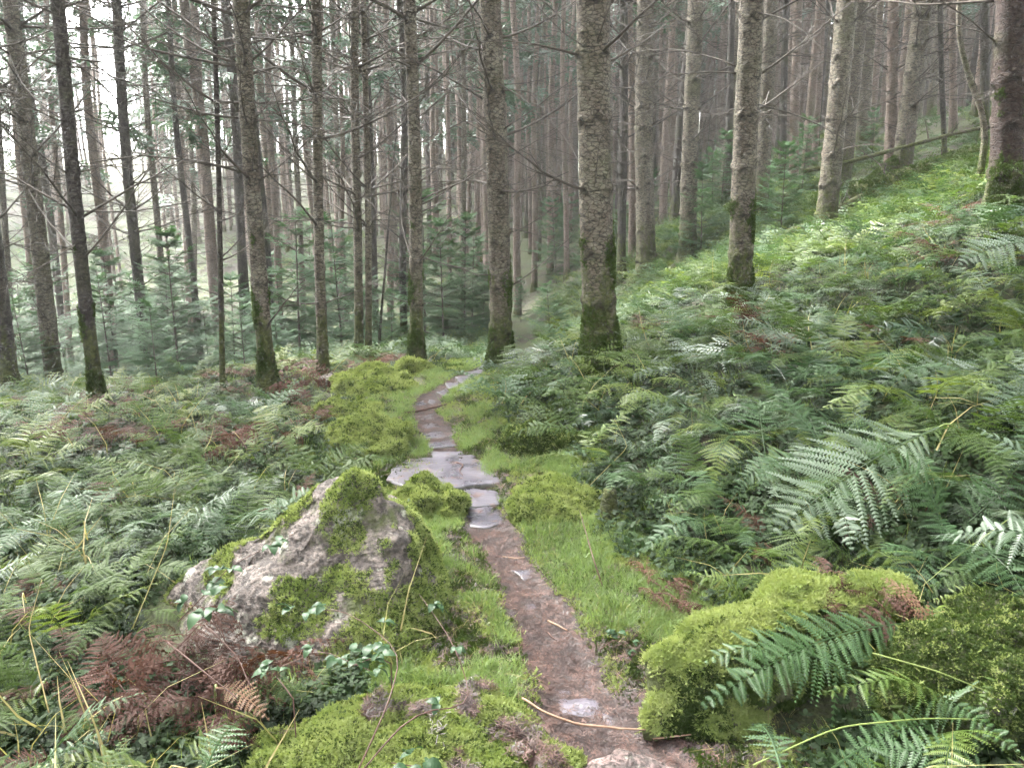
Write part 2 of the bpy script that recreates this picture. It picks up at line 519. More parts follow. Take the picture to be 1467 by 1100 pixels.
def sample_mesh(me, n, rng=RNG):
    me.calc_loop_triangles()
    V = np.empty(len(me.vertices) * 3); me.vertices.foreach_get('co', V); V = V.reshape(-1, 3)
    T = np.empty(len(me.loop_triangles) * 3, int); me.loop_triangles.foreach_get('vertices', T); T = T.reshape(-1, 3)
    A, B, D = V[T[:, 0]], V[T[:, 1]], V[T[:, 2]]
    cr = np.cross(B - A, D - A); ar = np.linalg.norm(cr, axis=1)
    idx = rng.choice(len(T), n, p=ar / ar.sum())
    u, v = rng.random(n), rng.random(n)
    f = u + v > 1; u[f], v[f] = 1 - u[f], 1 - v[f]
    P = A[idx] + (B - A)[idx] * u[:, None] + (D - A)[idx] * v[:, None]
    return P, nz(cr[idx])

def vnoise(P, f, seed=0):
    return np.array([mnoise.fractal(Vector((p[0] * f + seed, p[1] * f, p[2] * f)), 1.0, 2.0, 3) for p in P])

# ------------------------------------------------------------------ rocks
def rock_mesh(pts, name, mat, levels=5, amp=.03, seed=0, smooth=2, freq=3.0):
    """rough stone round the hull of pts (world), returned relative to its base point"""
    pts = np.asarray(pts, float)
    base = np.array([pts[:, 0].mean(), pts[:, 1].mean(), pts[:, 2].min()])
    bm = bmesh.new()
    for p in pts - base: bm.verts.new(p)
    r = bmesh.ops.convex_hull(bm, input=bm.verts)
    junk = list({g for g in r['geom_interior'] + r['geom_unused'] if isinstance(g, bmesh.types.BMVert)})
    if junk: bmesh.ops.delete(bm, geom=junk, context='VERTS')
    bmesh.ops.triangulate(bm, faces=bm.faces)
    for lv in range(levels):
        bmesh.ops.subdivide_edges(bm, edges=[e for e in bm.edges], cuts=1, use_grid_fill=True)
        if lv < smooth:
            bmesh.ops.smooth_vert(bm, verts=bm.verts, factor=.35, use_axis_x=True, use_axis_y=True, use_axis_z=True)
    bm.normal_update()
    for v in bm.verts:
        p = v.co * freq + Vector((seed * 3.7, seed * 1.3, 0))
        d = mnoise.fractal(p, .9, 2.1, 5) * amp
        rid = (1 - abs(mnoise.noise(p * .8 + Vector((7, 7, 7))))) ** 4 * amp * .8
        v.co += v.normal * (d - rid)
    bmesh.ops.recalc_face_normals(bm, faces=bm.faces)
    me = bpy.data.meshes.new(name)
    bm.to_mesh(me); bm.free()
    me.polygons.foreach_set('use_smooth', np.ones(len(me.polygons), bool))
    me.materials.append(mat)
    return me, base

def dome_pts(cx, cy, rx, ry, h, rot=0, n=9, flat=.5, sink=.12, zb=None, seed=0):
    r_ = np.random.default_rng(seed + 50)
    z0 = H(cx, cy) if zb is None else zb
    P = []
    for k, (rr, zz) in enumerate(((1, -sink), (1.0, h * flat), (.66, h * .9), (.3, h))):
        for a in np.linspace(0, 2 * PI, n, endpoint=False):
            a = a + r_.uniform(-.2, .2); q = rr * r_.uniform(.86, 1.1)
            x, y = rx * q * math.cos(a), ry * q * math.sin(a)
            P.append((cx + x * math.cos(rot) - y * math.sin(rot), cy + x * math.sin(rot) + y * math.cos(rot), z0 + zz * r_.uniform(.88, 1.08)))
    return P

# moss sprig tufts
def moss_tuft(name, mat, seed, n=9, leafs=5, size=1.0, spread=1.0):
    r_ = np.random.default_rng(seed)
    Q = []
    for k in range(n):
        a = r_.uniform(0, 2 * PI); el = r_.uniform(.15, 1.1)
        D = np.array([math.cos(a) * math.cos(el), math.sin(a) * math.cos(el), math.sin(el)])
        L = size * r_.uniform(.6, 1.1)
        S = nz(np.cross(D, [0, 0, 1.0])); b0 = np.array([r_.normal(0, .25), r_.normal(0, .25), -.1]) * spread * size
        Q.append([b0 - S * .05 * size, b0 + S * .05 * size, b0 + D * L + S * .03 * size, b0 + D * L - S * .03 * size])
        for u in np.linspace(.3, 1, leafs):
            for s in (-1, 1):
                p = b0 + D * L * u
                e = nz(S * s + D * .7 + r_.normal(0, .25, 3)) * size * .3 * (1.25 - u * .6)
                w = np.cross(e, D); w = nz(w + D * .5) * size * .07
                Q.append([p - w, p + w, p + e + w * .3, p + e - w * .3])
    return MB().quads(Q).mesh(name, mat)
MOSS_B = [moss_tuft('moss_tuft', M['moss'], k) for k in range(3)]
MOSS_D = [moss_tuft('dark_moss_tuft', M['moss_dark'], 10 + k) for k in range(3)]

def blade_tuft(name, mat, seed, n=14, h=1.0, spread=.25, width=.03, bend=.6):
    r_ = np.random.default_rng(seed); mb = MB()
    for k in range(n):
        a = r_.uniform(0, 2 * PI); L = h * r_.uniform(.5, 1.1); bd = bend * r_.uniform(.3, 1.3)
        b0 = np.array([r_.normal(0, spread), r_.normal(0, spread), -.03]); d = np.array([math.cos(a), math.sin(a), 0]); s = np.array([-d[1], d[0], 0])
        ts = np.linspace(0, 1, 4)
        c = b0 + d * (L * bd * ts ** 2)[:, None] + np.array([0, 0, 1]) * (L * (ts - .35 * bd * ts ** 2))[:, None]
        w = width * (1 - ts ** 1.5 * .9)
        v = np.concatenate([c - s * w[:, None], c + s * w[:, None]])
        mb.add(v, [[i, i + 4, i + 5, i + 1] for i in range(3)])
    return mb.mesh(name, mat)
GRASS = [blade_tuft('grass_tuft', M['grass'], 20 + k) for k in range(4)]
STRAW = [blade_tuft('straw_tuft', M['straw'], 30 + k, n=3, bend=.9, width=.011) for k in range(3)]

def herb_tuft(name, mat, seed, n=9, size=1.0):
    r_ = np.random.default_rng(seed); mb = MB()
    for k in range(n):
        a = r_.uniform(0, 2 * PI); el = r_.uniform(.3, 1.3); L = size * r_.uniform(.4, 1.0)
        D = np.array([math.cos(a) * math.cos(el), math.sin(a) * math.cos(el), math.sin(el)])
        mb.tube([D * 0, D * L * .6, D * L], .012 * size, 3, False)
        for j in range(3):
            aa = a + (j - 1) * 1.1
            e = nz([math.cos(aa), math.sin(aa), r_.uniform(-.3, .4)]); s = nz(np.cross(e, [0, 0, 1.0])); ll = size * r_.uniform(.22, .38)
            p = D * L
            v = [p, p + e * ll * .5 + s * ll * .3, p + e * ll, p + e * ll * .5 - s * ll * .3]
            mb.quads([v])
    return mb.mesh(name, mat)
HERB = [herb_tuft('herb_tuft', M['herb'], 40 + k) for k in range(4)]

def needle_bits(name, mat, seed, n=26):
    r_ = np.random.default_rng(seed); Q = []
    for k in range(n):
        a = r_.uniform(0, PI); d = np.array([math.cos(a), math.sin(a), r_.uniform(-.15, .15)]); s = np.array([-d[1], d[0], 0])
        p = np.array([r_.normal(0, .5), r_.normal(0, .5), r_.uniform(0, .12)]); L = r_.uniform(.15, .5); w = r_.uniform(.015, .04)
        Q.append([p - d * L - s * w, p - d * L + s * w, p + d * L + s * w, p + d * L - s * w])
    return MB().quads(Q).mesh(name, mat)
M['litter_dark'] = leaf_material('dark_litter', (.03, .02, .018), (.06, .038, .035), None, .5, .4, 0, 12)
LITTER = [needle_bits('needle_clump', M['litter'], 60 + k) for k in range(3)] + [needle_bits('dark_needle_clump', M['litter_dark'], 70 + k) for k in range(3)]

# ------------------------------------------------------------------ trees: trunks, branches, crowns
def trunk_geo(r0, hgt, seed, sides=26, dz=.05, zdet=5.0, flare=.45, taper=.8, whorl=.42, bumps=True, wob=.01):
    r_ = np.random.default_rng(seed)
    zs = np.concatenate([np.array([-.45, -.2, -.08]), np.arange(0, zdet, dz), np.arange(zdet, hgt, max(dz * 5, .6)), [hgt]])
    an = np.linspace(0, 2 * PI, sides, endpoint=False)
    Z, A = np.meshgrid(zs, an, indexing='ij')
    R = r0 * (1 - taper * np.clip(Z, 0, None) / hgt)
    lob = sum(r_.uniform(.2, .5) * np.cos(k * A + r_.uniform(0, 6.28)) for k in (2, 3, 5)) 
    R = R * (1 + flare * np.exp(-np.clip(Z, -.1, None) / .16) * (1 + lob * .7))
    for f, k, amp in ((1.3, 1, .03), (3.1, 2, .02), (7.7, 3, .012), (16, 5, .012), (31, 9, .01)):
        R = R * (1 + amp * np.sin(f * Z + k * A + r_.uniform(0, 6.28)) * np.sin(f * .7 * Z - k * A + r_.uniform(0, 6.28)))
    scar = np.zeros_like(R); wh = []
    zz = r_.uniform(.2, .5)
    while zz < hgt - 1 and bumps:
        nb = r_.integers(3, 6); a0 = r_.uniform(0, 6.28)
        if zz < zdet: R = R * (1 + .035 * np.exp(-((Z - zz) / .05) ** 2))
        for j in range(nb):
            aj = a0 + j * 2 * PI / nb + r_.uniform(-.3, .3); zj = zz + r_.uniform(-.05, .05)
            wh.append((zj, aj))
            if zj < zdet:
                dA = (A - aj + PI) % (2 * PI) - PI
                arch = Z - (zj + .035 - np.abs(dA) * .1)
                g = np.exp(-(dA / .42) ** 2)
                R = R + r0 * .13 * g * np.exp(-(arch / .022) ** 2) - r0 * .05 * g * np.exp(-((arch + .05) / .025) ** 2)
                scar = np.maximum(scar, g * np.exp(-((arch + .04) / .024) ** 2))
        for j in range(r_.integers(2, 6)):      # small scars between the whorls
            aj = r_.uniform(0, 6.28); zj = zz + r_.uniform(.05, whorl)
            dA = (A - aj + PI) % (2 * PI) - PI
            g = np.exp(-(dA / .12) ** 2) * np.exp(-((Z - zj) / .018) ** 2)
            R = R + r0 * .09 * g; scar = np.maximum(scar, .8 * np.exp(-(dA / .12) ** 2) * np.exp(-((Z - zj + .025) / .012) ** 2))
        zz += whorl * r_.uniform(.75, 1.25)
    ph = r_.uniform(0, 6.28, 2)
    cx = wob * np.sin(Z * .9 + ph[0]) * Z; cyy = wob * np.sin(Z * .8 + ph[1]) * Z
    v = np.stack([cx + R * np.cos(A), cyy + R * np.sin(A), Z], -1).reshape(-1, 3)
    mb = MB().add(v, tube_faces(len(zs), sides), None, scar.ravel())
    # cap
    n0 = (len(zs) - 1) * sides
    mb.t.append(np.array([[n0, n0 + j, n0 + j + 1] for j in range(1, sides - 1)]))
    def axis(z): return np.array([wob * math.sin(z * .9 + ph[0]) * z, wob * math.sin(z * .8 + ph[1]) * z, z])
    def rad(z): return r0 * (1 - taper * z / hgt)
    return mb, wh, axis, rad

def dead_branch(seed, L=1.0, up=.35, r0=.012, subs=5, sides=5):
    """a bare dead branch growing out along +X"""
    r_ = np.random.default_rng(seed)
    def curve(L, up, droop, n=8, wig=.025):
        s = np.linspace(0, 1, n)
        side = r_.normal(0, .12)
        return np.stack([L * s, L * side * s ** 2 + r_.normal(0, wig * .5, n) * L * s, L * (up * s + droop * s ** 2) + r_.normal(0, wig * .4, n) * L * s], -1)
    mb = MB()
    c = curve(L, up, r_.uniform(-.35, .35))
    mb.tube(c, r0 * (1 - np.linspace(0, 1, len(c)) * .8), sides)
    for k in range(subs):
        i = r_.integers(2, len(c) - 1); l2 = L * r_.uniform(.18, .45)
        a = r_.choice([-1, 1]) * r_.uniform(.4, .9)
        T = nz(c[i] - c[i - 1]); D = nz(T * math.cos(a) + np.array([-T[1], T[0], 0]) * math.sin(a) + [0, 0, r_.uniform(-.4, .4)])
        s = np.linspace(0, 1, 5)[:, None]
        cc = c[i] + D * l2 * s + np.array([0, 0, r_.uniform(-.2, .25) * l2]) * s ** 2
        mb.tube(cc, r0 * .4 * (1 - s[:, 0] * .75), 3, False)
        if l2 > .3:
            for q in range(2):
                j = r_.integers(1, 4); E = nz(D + r_.normal(0, .6, 3))
                mb.tube(cc[j] + E * np.linspace(0, l2 * .35, 3)[:, None], r0 * .2, 3, False)
    return mb
BR_LONG = [dead_branch(100 + k, 1.0, up=[.5, .35, .15, .6, -.05, .45, .25, .1][k], r0=.0115, subs=7).mesh('branch', M['twig'], True) for k in range(8)]
BR_THIN = [dead_branch(170 + k, 1.0, up=[.4, .2, -.1, .3, 0, -.25][k], r0=.0055, subs=8, sides=4).mesh('branch', M['twig'], True) for k in range(6)]
BR_STUB = [dead_branch(140 + k, 1.0, up=.2, r0=.055, subs=1).mesh('branch_stub', M['twig'], True) for k in range(4)]

def spray(L, rng, nt=9, w=.03, droop=.2, needle=True):
    """flat conifer spray along +X : quads"""
    Q = []
    for u in np.linspace(.12, 1, nt):
        for s in (-1, 1):
            p = np.array([L * u, 0, -droop * L * u * u])
            l = L * .42 * (1.15 - u) + .04
            d = nz([.55, s * 1.0, rng.uniform(-.35, .1)])
            a = nz(np.cross(d, [0, 0, 1.0])) * w * rng.uniform(.7, 1.2)
            e = p + d * l
            Q.append([p - a, p + a, e + a * .35, e - a * .35])
    p0, p1 = np.zeros(3), np.array([L, 0, -droop * L])
    Q.append([p0 + [0, -w * .4, 0], p0 + [0, w * .4, 0], p1 + [0, w * .3, 0], p1 - [0, w * .3, 0]])
    return np.array(Q)

def rotz(a): c, s = math.cos(a), math.sin(a); return np.array([[c, -s, 0], [s, c, 0], [0, 0, 1.0]])
def roty(a): c, s = math.cos(a), math.sin(a); return np.array([[c, 0, s], [0, 1.0, 0], [-s, 0, c]])
def rotx(a): c, s = math.cos(a), math.sin(a); return np.array([[1.0, 0, 0], [0, c, -s], [0, s, c]])

def crown_geo(z0, z1, rmax, seed, dens=1.0, w=.035):
    r_ = np.random.default_rng(seed); mb = MB(); wood = MB()
    z = z0
    while z < z1 - .4:
        f = (z - z0) / (z1 - z0)
        reach = rmax * (min(1, .45 + 2.2 * f) * (1 - f) ** .75 + .08)
        for j in range(int(r_.integers(4, 7))):
            if r_.random() > dens * min(1, .45 + 2 * f): continue
            a = r_.uniform(0, 2 * PI); L = reach * r_.uniform(.6, 1.15)
            el = r_.uniform(-.35, .15) + .35 * f
            Rb = rotz(a) @ roty(-el)
            n = max(3, int(L / .3))
            wood.tube(np.array([Rb @ np.array([L * s, 0, -.15 * L * s * s]) + [0, 0, z] for s in np.linspace(0, 1, 4)]), [.016, .012, .008, .004], 3, False)
            for k in range(n):
                s = .3 + .7 * (k + r_.random()) / n
                p = Rb @ np.array([L * s, 0, -.15 * L * s * s]) + [0, 0, z]
                sl = L * .42 * (1.2 - s) + .22
                for q in (-1, 1):
                    Q = spray(sl * r_.uniform(.7, 1.2), r_, 5, w, r_.uniform(.1, .7))
                    R = rotz(a + q * r_.uniform(.35, 1.0)) @ roty(-el + r_.uniform(-.1, .5)) @ rotx(r_.uniform(-.5, .5))
                    mb.quads(Q @ R.T + p)
        z += .42 * r_.uniform(.8, 1.2)
    return mb, wood
CROWNS, CROWN_WOOD = [], []
for k, (a_, b_, rr_, de_) in enumerate([(5.0, 19, 1.8, .2), (6.5, 20, 1.8, .24), (4.0, 17, 1.6, .2), (7.5, 21, 1.9, .26), (5.6, 18, 1.5, .22)]):
    a, b = crown_geo(a_, b_, rr_, 200 + k, de_)
    CROWNS.append(a.mesh('crown', M['needle'])); CROWN_WOOD.append(b.mesh('bough', M['twig']))

def whorl_twigs(z0, z1, seed, n=3.2, L=1.3):
    r_ = np.random.default_rng(seed); mb = MB()
    z = z0
    while z < z1:
        for j in range(int(r_.integers(2, 5))):
            b = dead_branch(int(r_.integers(1e6)), L * r_.uniform(.35, 1.1), r_.uniform(-.3, .5), .008, 3, 3)
            R = np.eye(4); R[:3, :3] = rotz(r_.uniform(0, 6.28)); R[:3, 3] = (0, 0, z)
            mb.merge(b, R)
        z += .45 * r_.uniform(.7, 1.3)
    return mb
TWIGS = [whorl_twigs(.8 + .5 * k, 9.5, 300 + k).mesh('dead_branches', M['twig']) for k in range(5)]

FAR_TRUNKS = {}
for k in range(5):
    for mk in ('bark', 'bark_far', 'bark_dark'):
        FAR_TRUNKS[(k, mk)] = trunk_geo(.125, 20, 400 + k, 12, .25, 9, .35, .75, bumps=False)[0].mesh('trunk', M[mk], True, 'scar')

LEANED = []
def lean_euler(base, top):
    d = Vector(top - base).normalized()
    return d.to_track_quat('Z', 'Y').to_euler()

# near trees: px,py of the foot, px of the trunk at the top edge of the frame, trunk width in px, bark, crown idx, label, [depth when the foot is hidden]
NEAR = [
 (79, 562, 16, 26, 'bark', 'pale brown conifer trunk leaning outward beside the thick dark trunk foot', None),
 (141, 583, 74, 21, 'bark_dark', 'slim dark grey conifer trunk leaning out, its foot in the open among low ferns', None),
 (212, 556, 164, 17, 'bark_dark', 'slim grey trunk with its foot hidden behind a pale young conifer', None),
 (17, 572, -45, 25, 'bark_dark', 'thick dark leaning trunk foot at the edge of the wood, partly out of view', None),
 (384, 562, 345, 26, 'bark', 'conifer trunk ringed with long bare branches, orange moss on its flared foot', None),
 (319, 554, 305, 9, 'bark_dark', 'very thin almost black bare trunk beside the long-branched conifer', None),
 (464, 541, 446, 17, 'bark', 'straight grey-brown trunk between the long-branched conifer and the close pair', None),
 (514, 522, 512, 14, 'bark', 'thicker trunk of the close pair standing side by side', None),
 (528, 521, 525, 11, 'bark', 'thinner trunk of the close pair standing side by side', None),
 (579, 503, 574, 12, 'bark_dark', 'slim darker trunk right behind the trunk at the mossy path bank', None),
 (597, 524, 588, 21, 'bark', 'straight trunk rising behind the little mossy stone where the path bends', None),
 (718, 527, 707, 33, 'bark', 'conifer trunk standing right at the edge of the path past its bend', None),
 (861, 520, 847, 50, 'bark', 'thickest conifer trunk, mossy along one side, foot deep in ferns on the bank', None),
 (926, 394, 922, 28, 'bark', 'dark trunk uphill just behind the thickest mossy conifer', None),
 (890, 402, 893, 13, 'bark_dark', 'thin trunk half hidden behind the thickest mossy conifer', None),
 (985, 378, 992, 25, 'bark', 'trunk with mossy foot on the bank between the dark one and the scarred one', None),
 (1059, 440, 1072, 35, 'bark', 'grey trunk with black branch scars and a green mossy foot in the ferns', None),
 (1180, 345, 1216, 31, 'bark', 'pale trunk leaning uphill beside the end of the fallen log', None),
 (1288, 280, 1321, 27, 'bark', 'pale leaning trunk standing among the fallen mossy logs', None),
 (1272, 276, 1283, 16, 'bark_far', 'slimmer brown trunk close behind the pale one at the fallen logs', None),
 (1355, 252, 1346, 8, 'bark_dark', 'thin blackish sapling trunk standing above the fallen mossy log', None),
 (1440, 305, 1455, 46, 'bark_red', 'broad reddish rotten trunk with flaking bark and mossy foot on the upper bank', None),
]
MID = [  # px at ground level guess, px at top, width px, depth m
 (95, 458, 65, 9, 20, 'bark_far'), (158, 480, 117, 14, 16, 'bark_far'), (235, 458, 202, 10, 19, 'bark'), (270, 436, 250, 9, 22, 'bark_far'),
 (278, 436, 268, 9, 24, 'bark'), (352, 490, 327, 13, 17, 'bark_dark'), (398, 420, 382, 11, 20, 'bark_far'), (431, 380, 415, 9, 22, 'bark'),
 (664, 480, 662, 8, 19, 'bark'), (45, 430, 10, 12, 19, 'bark_far'), (1043, 330, 1047, 10, 17, 'bark_dark'), (1092, 262, 1106, 20, 14, 'bark'),
 (1138, 246, 1142, 13, 18, 'bark_far'), (1215, 250, 1233, 12, 17, 'bark'), (1364, 240, 1366, 10, 16, 'bark_far'), (1411, 215, 1410, 12, 14, 'bark_dark'),
 (906, 400, 905, 12, 16, 'bark_far'), (742, 450, 738, 11, 22, 'bark_far'), (765, 450, 768, 9, 24, 'bark_far'), (1120, 262, 1128, 9, 20, 'bark_dark'),
 (1165, 250, 1180, 9, 21, 'bark_far'), (1245, 240, 1262, 9, 20, 'bark_far'), (645, 470, 640, 7, 26, 'bark_far'), (812, 440, 806, 8, 22, 'bark_far'),
 (560, 480, 556, 10, 21, 'bark_far'), (490, 490, 488, 8, 22, 'bark_far'), (12, 450, -14, 10, 17, 'bark')]
tree_xy = []

def add_crown(t, k, s):
    sc = (s, s, s); rz = (0, 0, RNG.uniform(0, 6.28))
    cr = link('crown', CROWNS[k], t, None, rz, sc)
    tag(link('boughs', CROWN_WOOD[k], t, None, rz, sc), kind='stuff')
    return cr

def near_tree(i, px, py, ptop, wpx, bark, label, depth=None):
    b = on_ground(px, py)
    if depth: b = at_dist(px, py, depth); b[2] = H(b[0], b[1])
    Y = b[1]
    dist = math.hypot(b[0], b[1])
    top = at_dist(ptop, 0, Y)
    r0 = wpx / 1140.0 * (Y * math.cos(PITCH) + (CAMH - b[2] - 1.2) * math.sin(PITCH)) / 2 * (.9 if px < 620 else .96)
    t = empty('conifer_tree' if bark != 'bark_red' else 'rotten_tree', b, lean_euler(b, top))
    tag(t, label, 'tree', 'conifer trunks near the path')
    tree_xy.append((b[0], b[1]))
    print('TREE', i, px, 'xyz', np.round(b, 2), 'dia', round(r0 * 2, 3))
    thin = wpx < 12 and r0 < .07
    sides = 44 if wpx > 24 else 28 if wpx > 15 else 14
    mb, wh, axis, rad = trunk_geo(r0, 19 if not thin else 12, 500 + i, sides, .014 if wpx > 24 else .022, max(4.2, Y * .26 + 1.6 - b[2] + .5), .62 if not thin else .2, .62)
    tm = mb.mesh('trunk', M[bark], True, 'scar')
    link('trunk', tm, t)
    MOSSY_TRUNKS.append((t, tm, b, wpx))
    ztop = Y * .24 + 1.6 - b[2] + 1.0
    r_ = np.random.default_rng(700 + i)
    for (z, a) in wh:
        if z > ztop: break
        if z < .5: continue
        long = r_.random() < (.16 if z < 1.3 else .62 if z < 2.6 else .85)
        L = r_.uniform(.5, 1.25) * min(1.5, .6 + z * .22) if long else r_.uniform(.03, .1)
        p = axis(z) + np.array([math.cos(a), math.sin(a), 0]) * rad(z) * .92
        if long:
            link('branch', BR_LONG[r_.integers(8)], t, p, (0, r_.uniform(-.25, .12), a), L * (.85 if thin else 1))
            if z > 1.0 and not thin and r_.random() < .8:
                a2 = a + r_.uniform(-.8, .8); p2 = axis(z + .05) + np.array([math.cos(a2), math.sin(a2), 0]) * rad(z) * .9
                link('branch', BR_THIN[r_.integers(6)], t, p2, (0, r_.uniform(-.3, .2), a2), r_.uniform(.7, 1.5))
        elif wpx > 18:
            link('branch_stub', BR_STUB[r_.integers(4)], t, p, (0, r_.uniform(-.5, .1), a), L)
    if bark not in ('bark_red',) and not thin:
        add_crown(t, i % 5, 1.0)
    return t, b, r0
MOSSY_TRUNKS = []
NT_INFO = [near_tree(i, *row) for i, row in enumerate(NEAR)]

def far_tree(x, y, r0, lean, k, mk, crown=True, s=None):
    z = H(x, y)
    t = empty('conifer_tree', (x, y, z - .05), lean)
    s = s or RNG.uniform(.85, 1.12)
    f = r0 / .125
    link('trunk', FAR_TRUNKS[(k, mk)], t, None, (0, 0, RNG.uniform(0, 6.28)), (f, f, s))
    link('dead_branches', TWIGS[k], t, None, (0, 0, RNG.uniform(0, 6.28)), s)
    if crown: add_crown(t, (k + RNG.integers(5)) % 5, s)
    tree_xy.append((x, y))
    return t
MIDL = ['slim brown trunk behind the gap between the first two leaning trunks', 'brown trunk just behind the slim dark grey leaning trunk', 'slim brown-grey trunk close behind the trunk with the pale young conifer', 'first of two thin trunks left of the very thin black one, warmer brown', 'second of two thin trunks left of the very thin black one, greyer',
 'dark trunk pressed close behind the long-branched conifer', 'brown trunk seen just right of the long-branched conifer', 'thin grey trunk between long-branched conifer and straight grey-brown trunk', 'thin lit trunk in the gap before the path-edge conifer', 'brown leaning trunk behind the outermost pale leaning one',
 'thin dark trunk showing just left of the scarred grey one', 'grey-brown trunk showing just right of the scarred grey one', 'brown trunk midway between scarred grey and pale uphill-leaning trunks', 'grey-brown trunk right behind the pale uphill-leaning trunk', 'thin brown trunk right of the very thin blackish sapling', 'slim dark trunk seen just before the broad reddish one',
 'brown trunk in the gap between thickest conifer and dark uphill trunk', 'thin brown trunk right beside the path-edge conifer', 'second thin brown trunk beyond the path-edge conifer', 'thin dark trunk near the midway brown trunk on the bank', 'thin brown trunk just left of the pale uphill-leaning one',
 'thin brown trunk between the pale uphill-leaning trunk and the fallen logs', 'very thin far brown trunk in the gap past the straight trunk', 'thin brown trunk peeping out left of the thickest conifer', 'thin brown trunk just left of the slim darker one at the path bank', 'thin brown trunk just left of the close pair', 'grey-brown leaning trunk at the outer edge above the thick dark foot']
for i, (px, py, ptop, wpx, Y, mk) in enumerate(MID):
    b = at_dist(px, py, Y); g = H(b[0], b[1])
    top = at_dist(ptop, 0, Y)
    base = np.array([b[0] + (b[0] - top[0]) * (b[2] - g) / max(top[2] - b[2], .5) * .6, Y, g])
    r0 = wpx / 1140.0 * Y / 2 * 1.02
    t = far_tree(base[0], base[1], r0, lean_euler(base, top), i % 5, mk)
    tag(t, MIDL[i], 'tree', 'slim conifers standing just behind the nearest trunks')
# fill of the plantation
def far_fill():
    n = 0
    cand = []
    for gy in np.arange(14.5, 62, 2.15):
        for gx in np.arange(-44, 48, 2.15):
            x = gx + RNG.uniform(-.85, .85); y = gy + RNG.uniform(-.85, .85)
            if abs(x) > y * .70 + 2: continue
            if y < 17 and -4.5 < x < 3: continue
            if x < -4 and y > 27 + (x + 4) * .55: continue      # the wood ends above the open valley
            if x < 0 and y > 46: continue
            if -1.2 < x * 10 / y < 1.0 and y < 24: continue
            if any((x - a) ** 2 + (y - b) ** 2 < 1.3 for a, b in tree_xy): continue
            cand.append((x, y))
    cand.sort(key=lambda c: math.hypot(*c))
    return cand
cand = far_fill()
print('far candidates', len(cand))
NMAX = 300 - len(NEAR) - len(MID)
for (x, y) in cand[:NMAX]:
    k = int(RNG.integers(5)); mk = ['bark_far', 'bark', 'bark_far', 'bark_dark'][int(RNG.integers(4))]
    t = far_tree(x, y, RNG.uniform(.075, .15), (RNG.normal(0, .015), RNG.normal(0, .02), 0), k, mk, crown=True)
    zone = 'on low ground towards the bright valley' if x < -.22 * y else 'straight beyond the end of the path' if x < .12 * y else 'uphill behind the bank of ferns'
    lab = {'bark_far': 'warm brown', 'bark': 'grey-brown', 'bark_dark': 'dark grey'}[mk] + ' slim conifer deep in the wood ' + zone
    tag(t, lab, 'tree', lab)
rest = cand[NMAX:]
if rest:
    hr = np.random.default_rng(88)
    rest = rest + [(x, y) for x, y in zip(hr.uniform(-60, 45, 520), 34 + 36 * hr.random(520)) if abs(x) < y * .72 + 3 and -.12 * y + 2 < x < .3 * y]
    rest = rest + [(x, y) for x, y in zip(hr.uniform(-50, 0, 120), 33 + 25 * hr.random(120)) if abs(x) < y * .72 + 3]
    rest = rest + [(x, y) for x, y in zip(hr.uniform(-105, 60, 150), 85 + 60 * hr.random(150)) if abs(x) < y * .72 + 4]
    P = np.array([(x, y, H(x, y)) for x, y in rest])
    full = []
    for k in range(3):
        mb = MB(); g, w_ = crown_geo(3.0, 16, 1.7, 900 + k, .3, .05)
        tr = trunk_geo(.09, 19, 950 + k, 7, .5, 8, .2, .75, bumps=False)[0]
        me = mb.merge(g).mesh('far_tree', M['needle'])
        mb2 = MB().merge(tr).merge(whorl_twigs(1.5, 8, 960 + k))
        # two materials in one far tree mesh
        nf = len(me.polygons)
        both = MB().merge(g).merge(mb2)
        me = both.mesh('far_tree', M['needle']); me.materials.append(M['bark_far'])
        nq1 = sum(len(q) for q in g.q)
        idx = np.zeros(len(me.polygons), np.int32); nqt = sum(len(q) for q in both.q)
        idx[nq1:] = 1
        me.polygons.foreach_set('material_index', idx)
        full.append(me)
    scatter('distant_wood', P, np.tile([0, 0, 1.0], (len(P), 1)), RNG.uniform(.85, 1.15, len(P)), full, tilt=.015, label='distant mass of conifers deep in the wood')

# ranks of thin bare poles far off
poles = []
for k in range(4):
    tr = trunk_geo([.075, .09, .06, .1][k], 17, 985 + k, 7, .5, 8, .2, .7, bumps=False)[0]
    poles.append(MB().merge(tr).merge(whorl_twigs(3, 12, 990 + k, L=1.1)).mesh('pole', M['bark_far'], True))
pr = np.random.default_rng(123)
pxy = [(x, y) for x, y in zip(pr.uniform(-48, 44, 1050), 24 + 39 * pr.random(1050)) if abs(x) < y * .72 + 3 and not (x < -.25 * y and pr.random() < .7)]
P = np.array([(x, y, H(x, y) - .1) for x, y in pxy])
scatter('far_trunks', P, np.tile([0, 0, 1.0], (len(P), 1)), pr.uniform(.85, 1.15, len(P)), poles, tilt=.02, label='countless thin warm brown trunks ranked far off in the wood')

